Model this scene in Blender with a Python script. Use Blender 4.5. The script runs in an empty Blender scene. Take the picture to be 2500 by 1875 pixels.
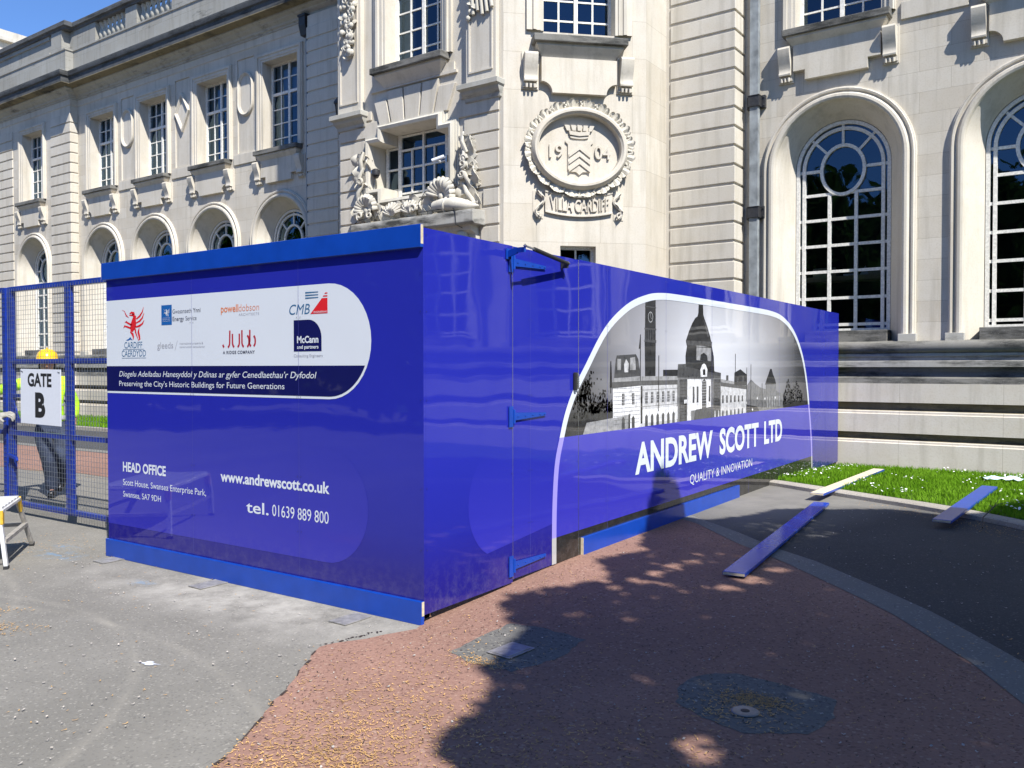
import bpy, bmesh, math, random
import numpy as np
from mathutils import Vector, Matrix
from mathutils.geometry import tessellate_polygon

random.seed(7)
RNG = np.random.default_rng(11)
R = math.radians
scene = bpy.context.scene
COL = scene.collection

# ------------------------------------------------------------------ camera
cam_d = bpy.data.cameras.new('camera')
cam_d.sensor_width = 36.0
cam_d.lens = 36.0 * 2079.83 / 2500.0
cam_d.clip_start = 0.05
cam_d.clip_end = 600.0
cam = bpy.data.objects.new('camera', cam_d)
COL.objects.link(cam)
_yaw, _pitch, _roll = 0.59910, -0.02010, -0.00110
_f = Vector((-math.sin(_yaw) * math.cos(_pitch), math.cos(_yaw) * math.cos(_pitch), math.sin(_pitch)))
_r0 = Vector((math.cos(_yaw), math.sin(_yaw), 0.0))
_u0 = _r0.cross(_f)
_r = _r0 * math.cos(_roll) + _u0 * math.sin(_roll)
_u = _u0 * math.cos(_roll) - _r0 * math.sin(_roll)
cam.matrix_world = Matrix(((_r.x, _u.x, -_f.x, 3.4748), (_r.y, _u.y, -_f.y, -4.1034),
                           (_r.z, _u.z, -_f.z, 1.6298), (0, 0, 0, 1)))
scene.camera = cam

# ------------------------------------------------------------------ light
SUN = Vector((1.78, -1.0, 2.32)).normalized()          # towards the sun
world = bpy.data.worlds.new('World')
scene.world = world
world.use_nodes = True
wn = world.node_tree.nodes
wl = world.node_tree.links
for n in list(wn):
    wn.remove(n)
w_out = wn.new('ShaderNodeOutputWorld')
w_bg = wn.new('ShaderNodeBackground')
w_sky = wn.new('ShaderNodeTexSky')
w_sky.sky_type = 'NISHITA'
w_sky.sun_disc = False
w_sky.sun_elevation = math.asin(SUN.z)
w_sky.sun_rotation = math.atan2(SUN.x, SUN.y)
w_sky.air_density = 0.7
w_sky.dust_density = 0.0
w_sky.ozone_density = 10.0
w_bg.inputs['Strength'].default_value = 0.14
wl.new(w_sky.outputs[0], w_bg.inputs[0])
wl.new(w_bg.outputs[0], w_out.inputs[0])
sun_d = bpy.data.lights.new('sun', 'SUN')
sun_d.energy = 4.9
sun_d.angle = R(0.53)
sun_d.color = (1.0, 0.965, 0.90)
sun = bpy.data.objects.new('sun', sun_d)
COL.objects.link(sun)
sun.rotation_euler = (-SUN).to_track_quat('-Z', 'Y').to_euler()

scene.view_settings.view_transform = 'Standard'
scene.view_settings.look = 'None'
scene.view_settings.exposure = 0.72
scene.view_settings.gamma = 1.0
scene.view_settings.use_curve_mapping = False
scene.render.engine = 'CYCLES'
scene.cycles.max_bounces = 8
scene.cycles.use_denoising = True

# ------------------------------------------------------------------ mesh helpers
class MB:
    def __init__(self):
        self.v = []
        self.f = []

    def add(self, vs, fs):
        o = len(self.v)
        self.v.extend([tuple(p) for p in vs])
        self.f.extend([tuple(i + o for i in f) for f in fs])
        return self

    def box(self, x0, x1, y0, y1, z0, z1):
        v = [(x0, y0, z0), (x1, y0, z0), (x1, y1, z0), (x0, y1, z0), (x0, y0, z1), (x1, y0, z1), (x1, y1, z1), (x0, y1, z1)]
        return self.add(v, [(3, 2, 1, 0), (4, 5, 6, 7), (0, 1, 5, 4), (1, 2, 6, 5), (2, 3, 7, 6), (3, 0, 4, 7)])

    def bar(self, a, b, w, d, up=(0, 0, 1)):
        """box from a to b; w across, d along up"""
        a = Vector(a); b = Vector(b)
        t = (b - a).normalized()
        u = Vector(up)
        s = t.cross(u)
        if s.length < 1e-5:
            s = t.cross(Vector((1, 0, 0)))
        s.normalize()
        u = s.cross(t).normalized()
        v = []
        for p in (a, b):
            for sx, sy in ((-1, -1), (1, -1), (1, 1), (-1, 1)):
                v.append(p + s * (sx * w / 2) + u * (sy * d / 2))
        return self.add(v, [(3, 2, 1, 0), (4, 5, 6, 7), (0, 1, 5, 4), (1, 2, 6, 5), (2, 3, 7, 6), (3, 0, 4, 7)])

    def flat(self, loops, fn):
        """filled flat shape from 2-d loops (first outer, others holes); fn maps 2-d to 3-d"""
        pts = [p for l in loops for p in l]
        tris = tessellate_polygon([[Vector((p[0], p[1], 0)) for p in l] for l in loops])
        fs = []
        for t in tris:
            a, b, c = (pts[i] for i in t)
            area = (b[0] - a[0]) * (c[1] - a[1]) - (b[1] - a[1]) * (c[0] - a[0])
            if abs(area) < 1e-9:
                continue
            fs.append(t if area > 0 else (t[0], t[2], t[1]))
        return self.add([fn(*p) for p in pts], fs)

    def prism(self, poly, y0, y1):
        """(x,z) polygon extruded from y0 (front) to y1"""
        n = len(poly)
        area = sum(poly[i][0] * poly[(i + 1) % n][1] - poly[(i + 1) % n][0] * poly[i][1] for i in range(n))
        if area < 0:
            poly = poly[::-1]
        self.flat([poly], lambda x, z: (x, y0, z))
        o = len(self.v)
        self.v.extend([(x, y0, z) for x, z in poly] + [(x, y1, z) for x, z in poly])
        for i in range(n):
            j = (i + 1) % n
            self.f.append((o + i, o + n + i, o + n + j, o + j))
        return self

    def prism_x(self, poly, x0, x1):
        """(y,z) polygon extruded along x with caps"""
        n = len(poly)
        area = sum(poly[i][0] * poly[(i + 1) % n][1] - poly[(i + 1) % n][0] * poly[i][1] for i in range(n))
        if area < 0:
            poly = poly[::-1]
        for xx, flip in ((x0, True), (x1, False)):
            k = len(self.f)
            self.flat([poly], lambda y, z: (xx, y, z))
            if flip:
                for i in range(k, len(self.f)):
                    self.f[i] = self.f[i][::-1]
        o = len(self.v)
        self.v.extend([(x0, y, z) for y, z in poly] + [(x1, y, z) for y, z in poly])
        for i in range(n):
            j = (i + 1) % n
            self.f.append((o + i, o + j, o + n + j, o + n + i))
        return self

    def rails(self, lines, close=False, cap=False):
        """quads between successive polylines of equal length"""
        m = len(lines[0])
        o = len(self.v)
        for l in lines:
            self.v.extend([tuple(p) for p in l])
        k = len(lines)
        for a in range(k if close else k - 1):
            b = (a + 1) % k
            for i in range(m - 1):
                self.f.append((o + a * m + i, o + a * m + i + 1, o + b * m + i + 1, o + b * m + i))
        if cap:
            self.f.append(tuple(o + a * m for a in range(k)))
            self.f.append(tuple(o + a * m + m - 1 for a in range(k))[::-1])
        return self

    def lathe(self, prof, c=(0, 0, 0), n=12, sx=1.0, sy=1.0):
        lines = []
        for r, z in prof:
            lines.append([(c[0] + sx * r * math.cos(2 * math.pi * i / n), c[1] + sy * r * math.sin(2 * math.pi * i / n), c[2] + z) for i in range(n + 1)])
        return self.rails(lines[::-1])

    def tube(self, pts, r, n=8, caps=True):
        pts = [Vector(p) for p in pts]
        rs = r if isinstance(r, (list, tuple)) else [r] * len(pts)
        lines = []
        ref = None
        for i, p in enumerate(pts):
            t = (pts[min(i + 1, len(pts) - 1)] - pts[max(i - 1, 0)]).normalized()
            if ref is None or abs(ref.dot(t)) > 0.98:
                ref = Vector((0, 0, 1)) if abs(t.z) < 0.9 else Vector((1, 0, 0))
            s = t.cross(ref).normalized()
            u = s.cross(t)
            ref = u
            lines.append([p + (s * math.cos(2 * math.pi * k / n) + u * math.sin(2 * math.pi * k / n)) * rs[i] for k in range(n + 1)])
        o = len(self.v)
        self.rails(lines)
        if caps:
            self.f.append(tuple(o + k for k in range(n)))
            e = o + (len(lines) - 1) * (n + 1)
            self.f.append(tuple(e + k for k in range(n))[::-1])
        return self

    def build(self, name, m, parent=None, loc=None, rz=None, smooth=None, bevel=None):
        me = bpy.data.meshes.new(name)
        me.from_pydata(self.v, [], self.f)
        bm = bmesh.new()
        bm.from_mesh(me)
        bmesh.ops.remove_doubles(bm, verts=bm.verts, dist=1e-5)
        bm.to_mesh(me)
        bm.free()
        me.update()
        if smooth is not None:
            me.shade_smooth()
            me.set_sharp_from_angle(angle=R(smooth))
        ob = bpy.data.objects.new(name, me)
        COL.objects.link(ob)
        if m is not None:
            for mm in (m if isinstance(m, (list, tuple)) else [m]):
                me.materials.append(mm)
        if parent is not None:
            ob.parent = parent
        if loc is not None:
            ob.location = loc
        if rz is not None:
            ob.rotation_euler = (0, 0, rz)
        if bevel:
            b = ob.modifiers.new('bevel', 'BEVEL')
            b.width = bevel
            b.segments = 2
            b.limit_method = 'ANGLE'
            b.angle_limit = R(40)
        return ob


def raw_mesh(name, verts, faces, m, parent=None):
    """numpy verts (n,3), faces (k,3|4) into one object"""
    me = bpy.data.meshes.new(name)
    n = len(verts); k = len(faces); w = faces.shape[1]
    me.vertices.add(n)
    me.vertices.foreach_set('co', verts.astype(np.float32).ravel())
    me.loops.add(k * w)
    me.loops.foreach_set('vertex_index', faces.astype(np.int32).ravel())
    me.polygons.add(k)
    me.polygons.foreach_set('loop_start', np.arange(0, k * w, w, dtype=np.int32))
    me.update(calc_edges=True)
    me.validate()
    ob = bpy.data.objects.new(name, me)
    COL.objects.link(ob)
    me.materials.append(m)
    if parent is not None:
        ob.parent = parent
    return ob


def empty(name, loc=(0, 0, 0), rz=0.0, parent=None):
    o = bpy.data.objects.new(name, None)
    COL.objects.link(o)
    o.location = loc
    o.rotation_euler = (0, 0, rz)
    o.empty_display_size = 0.2
    if parent is not None:
        o.parent = parent
    return o


def tag(o, label=None, cat=None, group=None, kind=None):
    if label: o['label'] = label
    if cat: o['category'] = cat
    if group: o['group'] = group
    if kind: o['kind'] = kind
    return o


# ------------------------------------------------------------------ text
def text_mesh(txt, bold=0.0, shear=0.0, extrude=0.0, spacing=1.0):
    c = bpy.data.curves.new('t', 'FONT')
    c.body = txt
    c.size = 1.0
    c.offset = bold
    c.shear = shear
    c.extrude = extrude
    c.space_character = spacing
    c.resolution_u = 4
    o = bpy.data.objects.new('t', c)
    COL.objects.link(o)
    dg = bpy.context.evaluated_depsgraph_get()
    dg.update()
    me = bpy.data.meshes.new_from_object(o.evaluated_get(dg))
    vs = np.array([v.co[:] for v in me.vertices])
    fs = [tuple(p.vertices) for p in me.polygons]
    bpy.data.objects.remove(o)
    bpy.data.curves.remove(c)
    bpy.data.meshes.remove(me)
    return vs, fs


CAP = 0.729 * 0.98     # replaced below by the measured height of a capital


def put_text(mb, txt, x0, x1, z0, z1, fn, bold=0.0, shear=0.0, spacing=1.0, extrude=0.0, depth=1.0):
    """text fitted to x0..x1, baseline z0 and capital height z1; fn maps (x,z,depth) to 3-d"""
    vs, fs = text_mesh(txt, bold, shear, extrude, spacing)
    lo, hi = vs[:, 0].min(), vs[:, 0].max()
    X = x0 + (vs[:, 0] - lo) / (hi - lo) * (x1 - x0)
    Z = z0 + vs[:, 1] / CAP * (z1 - z0)
    mb.add([fn(X[i], Z[i], vs[i, 2]) for i in range(len(vs))], fs)


_v, _ = text_mesh('H')
CAP = _v[:, 1].max()


# ------------------------------------------------------------------ materials
MATS = {}


def new_mat(name):
    m = bpy.data.materials.new(name)
    m.use_nodes = True
    nt = m.node_tree
    for n in list(nt.nodes):
        nt.nodes.remove(n)
    out = nt.nodes.new('ShaderNodeOutputMaterial')
    bs = nt.nodes.new('ShaderNodeBsdfPrincipled')
    nt.links.new(bs.outputs[0], out.inputs[0])
    MATS[name] = m
    return m, nt, bs


def N(nt, typ, **kw):
    n = nt.nodes.new(typ)
    for k, v in kw.items():
        if k.startswith('i_'):
            n.inputs[k[2:].replace('_', ' ')].default_value = v
        else:
            setattr(n, k, v)
    return n


def L(nt, a, b):
    nt.links.new(a, b)


def coord(nt, world_pos=False, scale=None):
    if world_pos:
        g = N(nt, 'ShaderNodeNewGeometry').outputs['Position']
    else:
        g = N(nt, 'ShaderNodeTexCoord').outputs['Object']
    if scale is None:
        return g
    m = N(nt, 'ShaderNodeMapping')
    m.inputs['Scale'].default_value = scale
    L(nt, g, m.inputs['Vector'])
    return m.outputs[0]


def noise(nt, vec, scale, detail=5.0, rough=0.55):
    n = N(nt, 'ShaderNodeTexNoise')
    n.inputs['Scale'].default_value = scale
    n.inputs['Detail'].default_value = detail
    n.inputs['Roughness'].default_value = rough
    L(nt, vec, n.inputs['Vector'])
    return n.outputs['Fac']


def ramp(nt, fac, stops):
    r = N(nt, 'ShaderNodeValToRGB')
    el = r.color_ramp.elements
    while len(el) > 1:
        el.remove(el[0])
    el[0].position = stops[0][0]
    el[0].color = tuple(stops[0][1]) + (1,) if len(stops[0][1]) == 3 else stops[0][1]
    for p, c in stops[1:]:
        e = el.new(p)
        e.color = tuple(c) + (1,) if len(c) == 3 else c
    L(nt, fac, r.inputs[0])
    return r.outputs[0]


def g1(v):
    return (v, v, v)


def mix(nt, fac, a, b, mode='MIX'):
    m = N(nt, 'ShaderNodeMix', data_type='RGBA', blend_type=mode)
    if isinstance(fac, (int, float)):
        m.inputs[0].default_value = fac
    else:
        L(nt, fac, m.inputs[0])
    for idx, c in ((6, a), (7, b)):
        if isinstance(c, (tuple, list)):
            m.inputs[idx].default_value = tuple(c) + (1,) if len(c) == 3 else c
        else:
            L(nt, c, m.inputs[idx])
    return m.outputs[2]


def math_(nt, op, a, b=None, clamp=False):
    m = N(nt, 'ShaderNodeMath', operation=op, use_clamp=clamp)
    for i, c in enumerate((a, b)):
        if c is None:
            continue
        if isinstance(c, (int, float)):
            m.inputs[i].default_value = c
        else:
            L(nt, c, m.inputs[i])
    return m.outputs[0]


def bump(nt, bs, h, strength, dist):
    b = N(nt, 'ShaderNodeBump')
    b.inputs['Strength'].default_value = strength
    b.inputs['Distance'].default_value = dist
    L(nt, h, b.inputs['Height'])
    L(nt, b.outputs[0], bs.inputs['Normal'])
    return b


def simple(name, col, rough=0.5, metal=0.0, var=0.12, scale=30.0, bmp=0.0, spec=0.5):
    m, nt, bs = new_mat(name)
    c = coord(nt)
    n = noise(nt, c, scale)
    lo = tuple(x * (1 - var) for x in col)
    hi = tuple(min(1, x * (1 + var)) for x in col)
    L(nt, ramp(nt, n, [(0.3, lo), (0.7, hi)]), bs.inputs['Base Color'])
    bs.inputs['Roughness'].default_value = rough
    bs.inputs['Metallic'].default_value = metal
    bs.inputs['Specular IOR Level'].default_value = spec
    if bmp:
        bump(nt, bs, n, bmp, 0.01)
    return m


def stone(name, base=(0.60, 0.558, 0.482), joints=False, soot=0.0, brickw=0.92, rowh=0.335, zoff=0.0):
    """weathered pale limestone; soot adds black crust"""
    m, nt, bs = new_mat(name)
    oc = coord(nt)
    big = noise(nt, oc, 0.55, 4)
    mid = noise(nt, oc, 3.2, 6, 0.6)
    fine = noise(nt, oc, 38.0, 4, 0.6)
    st = coord(nt, scale=(3.5, 3.5, 0.28))
    streak = noise(nt, st, 1.6, 5, 0.62)
    col = ramp(nt, big, [(0.3, tuple(x * 0.90 for x in base)), (0.7, tuple(min(1, x * 1.06) for x in base))])
    col = mix(nt, ramp(nt, mid, [(0.42, g1(0.0)), (0.72, g1(0.45))]), col, (base[0] * 0.88, base[1] * 0.84, base[2] * 0.76))
    col = mix(nt, ramp(nt, streak, [(0.50, g1(0.0)), (0.78, g1(0.62))]), col, (base[0] * 0.55, base[1] * 0.54, base[2] * 0.50))
    col = mix(nt, ramp(nt, fine, [(0.34, g1(0.25)), (0.5, g1(0.0))]), col, (base[0] * 0.7, base[1] * 0.66, base[2] * 0.56))
    h = math_(nt, 'MULTIPLY', fine, 0.35)
    if joints:
        sp = N(nt, 'ShaderNodeSeparateXYZ')
        L(nt, oc, sp.inputs[0])
        cb = N(nt, 'ShaderNodeCombineXYZ')
        L(nt, sp.outputs[0], cb.inputs[0])
        L(nt, math_(nt, 'ADD', sp.outputs[2], zoff), cb.inputs[1])
        br = N(nt, 'ShaderNodeTexBrick')
        L(nt, cb.outputs[0], br.inputs['Vector'])
        br.inputs['Color1'].default_value = (1, 1, 1, 1)
        br.inputs['Color2'].default_value = (0.83, 0.80, 0.755, 1)
        br.inputs['Mortar'].default_value = (0.55, 0.52, 0.47, 1)
        br.inputs['Scale'].default_value = 1.0
        br.inputs['Mortar Size'].default_value = 0.0032
        br.inputs['Mortar Smooth'].default_value = 0.3
        br.inputs['Bias'].default_value = -0.35
        br.inputs['Brick Width'].default_value = brickw
        br.inputs['Row Height'].default_value = rowh
        col = mix(nt, 0.8, col, br.outputs['Color'], 'MULTIPLY')
        h = math_(nt, 'SUBTRACT', h, math_(nt, 'MULTIPLY', br.outputs['Fac'], 0.6))
    if soot > 0:
        sc = coord(nt, scale=(0.5, 0.5, 2.2))
        s1 = noise(nt, sc, 2.2, 8, 0.68)
        lo = 0.62 - 0.5 * soot
        col = mix(nt, ramp(nt, s1, [(lo, g1(0.0)), (lo + 0.18, g1(0.94))]), col, (0.035, 0.036, 0.034))
        s2 = noise(nt, oc, 60.0, 3, 0.7)
        col = mix(nt, ramp(nt, s2, [(0.60, g1(0.0)), (0.68, g1(0.35))]), col, (0.34, 0.34, 0.32))
    L(nt, col, bs.inputs['Base Color'])
    bs.inputs['Roughness'].default_value = 0.85
    bs.inputs['Specular IOR Level'].default_value = 0.25
    bump(nt, bs, h, 0.35, 0.012)
    return m


def printed(name, col, rough=0.028, grad=None):
    """glossy laminate print on the hoarding; slightly wavy sheets"""
    m, nt, bs = new_mat(name)
    wp = coord(nt, world_pos=True)
    n1 = noise(nt, wp, 0.9, 2, 0.4)
    n2 = noise(nt, wp, 3.1, 2, 0.4)
    h = math_(nt, 'ADD', n1, math_(nt, 'MULTIPLY', n2, 0.035))
    bump(nt, bs, h, 1.0, 0.009)
    base = tuple(col) if grad is None else grad(nt, wp)
    # dust splashed on the lowest part and a few pale scuffs
    sz = N(nt, 'ShaderNodeSeparateXYZ')
    L(nt, wp, sz.inputs[0])
    low = N(nt, 'ShaderNodeMapRange')
    low.inputs['From Min'].default_value = 0.42
    low.inputs['From Max'].default_value = 0.06
    L(nt, sz.outputs[2], low.inputs['Value'])
    sp1 = noise(nt, wp, 14.0, 7, 0.75)
    dirt = math_(nt, 'MULTIPLY', low.outputs[0], ramp(nt, sp1, [(0.45, g1(0.0)), (0.75, g1(0.2))]))
    scv = coord(nt, world_pos=True, scale=(9, 9, 2.2))
    scf = noise(nt, scv, 1.3, 8, 0.8)
    dirt = math_(nt, 'ADD', dirt, ramp(nt, scf, [(0.70, g1(0.0)), (0.76, g1(0.10))]), clamp=True)
    L(nt, mix(nt, dirt, base, (0.30, 0.27, 0.26)), bs.inputs['Base Color'])
    fine = noise(nt, wp, 5.0, 6, 0.7)
    L(nt, ramp(nt, fine, [(0.35, g1(rough * 0.8)), (0.75, g1(rough * 1.6))]), bs.inputs['Roughness'])
    bs.inputs['IOR'].default_value = 1.5
    return m

# ------------------------------------------------------------------ material set
STONE = stone('limestone')
STONEJ = stone('limestone_blocks', joints=True)
STONEP = stone('limestone_pale', base=(0.57, 0.53, 0.46), joints=True, rowh=0.65, brickw=1.15, zoff=0.1)
STONEC = stone('limestone_carved', base=(0.57, 0.54, 0.47))
STONED = stone('limestone_grey', base=(0.44, 0.43, 0.39), soot=0.12)
SOOT = stone('limestone_black', base=(0.20, 0.195, 0.18), soot=0.36)
PARA = stone('limestone_parapet', base=(0.33, 0.325, 0.30), joints=True, rowh=0.37, brickw=0.8, soot=0.06)
CROWN = stone('limestone_crown', base=(0.10, 0.105, 0.11), soot=0.30)
SOOTL = stone('limestone_cornice', base=(0.40, 0.39, 0.36), soot=0.26)
PLINTH = stone('limestone_plinth', base=(0.62, 0.575, 0.50), joints=True, rowh=3.0, brickw=1.45)
SHADETONE = stone('limestone_shade_tone', base=(0.24, 0.205, 0.13), soot=0.3)  # dark brown puts the shade of plinth recesses and cornice soffit into the colour
WHITE = simple('white_paint', (0.74, 0.72, 0.66), 0.5, var=0.2, scale=26)
BLIND = simple('blind_cloth', (0.42, 0.44, 0.45), 0.8, var=0.06, scale=3)
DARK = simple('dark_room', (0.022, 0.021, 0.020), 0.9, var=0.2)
LEADM = simple('lead_grey', (0.24, 0.26, 0.27), 0.55, var=0.35, scale=6)
IRON = simple('black_iron', (0.03, 0.03, 0.032), 0.5, var=0.3)
PLANKB = simple('blue_board_paint', (0.004, 0.040, 0.36), 0.16, var=0.10, scale=7, spec=0.22)
KICK = simple('blue_gloss_paint', (0.004, 0.050, 0.35), 0.28, var=0.10, scale=7)
GATEB = simple('blue_metal_paint', (0.006, 0.028, 0.26), 0.38, var=0.25, scale=12)
GALV = simple('galvanised_wire', (0.16, 0.18, 0.22), 0.5, metal=0.4, var=0.2)
STEEL = simple('steel', (0.55, 0.56, 0.58), 0.25, metal=0.9, var=0.1)
ALU = simple('aluminium', (0.74, 0.74, 0.73), 0.42, metal=0.35, var=0.14, scale=14)
ALUD = simple('dull_aluminium', (0.36, 0.34, 0.31), 0.6, metal=0.2, var=0.3, scale=18)
YELLOW = simple('yellow_plastic', (0.62, 0.38, 0.03), 0.5, var=0.25, scale=20)
RUBBER = simple('black_rubber', (0.02, 0.02, 0.022), 0.6)
PLY = simple('plywood_edge', (0.56, 0.48, 0.33), 0.75, var=0.2, scale=40)
PLYD = simple('raw_timber', (0.22, 0.14, 0.08), 0.8, var=0.3, scale=20)
CREAM = simple('pale_timber', (0.66, 0.57, 0.40), 0.7, var=0.10, scale=8)
SIGNW = simple('white_sign_board', (0.66, 0.69, 0.76), 0.35, var=0.02)
INK = simple('black_lettering', (0.01, 0.01, 0.012), 0.4)
HIVIS = simple('lime_hi_vis', (0.50, 0.90, 0.015), 0.7, var=0.12, scale=9)
REFL = simple('reflective_tape', (0.42, 0.46, 0.46), 0.35, var=0.08)
NAVY = simple('navy_cloth', (0.030, 0.042, 0.078), 0.85, var=0.55, scale=9)
SKIN = simple('skin', (0.46, 0.24, 0.17), 0.55, var=0.08)
GLOVE = simple('grey_work_glove', (0.30, 0.29, 0.26), 0.85, var=0.2)
DARKCLOTH = simple('dark_brown_cloth', (0.022, 0.018, 0.016), 0.9, var=0.3)
HELMET = simple('yellow_helmet_shell', (0.85, 0.52, 0.01), 0.25, var=0.02)
BOOT = simple('black_boot_leather', (0.012, 0.012, 0.014), 0.3)
HAIRM = simple('dark_hair', (0.02, 0.014, 0.01), 0.8)
PLASTIC = simple('pale_blue_plastic', (0.55, 0.72, 0.76), 0.35, var=0.1, scale=12)
BARK = simple('bark', (0.085, 0.065, 0.05), 0.95, var=0.4, scale=9, bmp=0.6)
BANNERST = stone('limestone_relief', base=(0.56, 0.52, 0.45))


def glass_mat():
    m = bpy.data.materials.new('window_glass')
    m.use_nodes = True
    nt = m.node_tree
    for n in list(nt.nodes):
        nt.nodes.remove(n)
    out = N(nt, 'ShaderNodeOutputMaterial')
    tr = N(nt, 'ShaderNodeBsdfTransparent')
    tr.inputs[0].default_value = (0.62, 0.66, 0.68, 1)
    gl = N(nt, 'ShaderNodeBsdfGlossy')
    gl.inputs['Roughness'].default_value = 0.015
    gl.inputs[0].default_value = (0.5, 0.74, 1, 1)
    fr = N(nt, 'ShaderNodeFresnel')
    fr.inputs['IOR'].default_value = 1.85
    wp = coord(nt, world_pos=True)
    b = N(nt, 'ShaderNodeBump')
    b.inputs['Strength'].default_value = 1.0
    b.inputs['Distance'].default_value = 0.004
    L(nt, noise(nt, wp, 1.7, 1), b.inputs['Height'])
    L(nt, b.outputs[0], gl.inputs['Normal'])
    mx = N(nt, 'ShaderNodeMixShader')
    L(nt, fr.outputs[0], mx.inputs[0])
    L(nt, tr.outputs[0], mx.inputs[1])
    L(nt, gl.outputs[0], mx.inputs[2])
    L(nt, mx.outputs[0], out.inputs[0])
    return m


GLASS = glass_mat()


def leaf_mat(name, c0, c1):
    m = bpy.data.materials.new(name)
    m.use_nodes = True
    nt = m.node_tree
    for n in list(nt.nodes):
        nt.nodes.remove(n)
    out = N(nt, 'ShaderNodeOutputMaterial')
    d = N(nt, 'ShaderNodeBsdfDiffuse')
    t = N(nt, 'ShaderNodeBsdfTranslucent')
    wp = coord(nt, world_pos=True)
    c = ramp(nt, noise(nt, wp, 2.5, 3), [(0.3, c0), (0.7, c1)])
    L(nt, c, d.inputs[0])
    L(nt, c, t.inputs[0])
    mx = N(nt, 'ShaderNodeMixShader')
    mx.inputs[0].default_value = 0.3
    L(nt, d.outputs[0], mx.inputs[1])
    L(nt, t.outputs[0], mx.inputs[2])
    L(nt, mx.outputs[0], out.inputs[0])
    return m


LEAF = leaf_mat('tree_leaf', (0.03, 0.06, 0.012), (0.07, 0.12, 0.02))
BLADE = leaf_mat('grass_blade', (0.09, 0.22, 0.008), (0.21, 0.40, 0.03))
DAISY = simple('daisy_petal', (0.85, 0.85, 0.82), 0.7, var=0.02)
PETAL = simple('fallen_blossom', (0.50, 0.30, 0.11), 0.8, var=0.35, scale=3)
CHIP = simple('dark_bark_chips', (0.045, 0.03, 0.025), 0.85, var=0.4, scale=5)
PALECHIP = simple('pale_leaf_scraps', (0.42, 0.38, 0.34), 0.8, var=0.3, scale=5)


def spot(nt, wp, c, r, soft, amp, stretch=(1, 1, 1)):
    """0..amp mask round world point c"""
    mp = N(nt, 'ShaderNodeMapping')
    mp.inputs['Location'].default_value = tuple(-c[i] * stretch[i] for i in range(3))
    mp.inputs['Scale'].default_value = stretch
    L(nt, wp, mp.inputs['Vector'])
    ln = N(nt, 'ShaderNodeVectorMath', operation='LENGTH')
    L(nt, mp.outputs[0], ln.inputs[0])
    mr = N(nt, 'ShaderNodeMapRange')
    mr.inputs['From Min'].default_value = r
    mr.inputs['From Max'].default_value = max(0.0, r - soft)
    mr.inputs['To Min'].default_value = 0
    mr.inputs['To Max'].default_value = amp
    L(nt, ln.outputs['Value'], mr.inputs['Value'])
    return mr.outputs[0]


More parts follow.
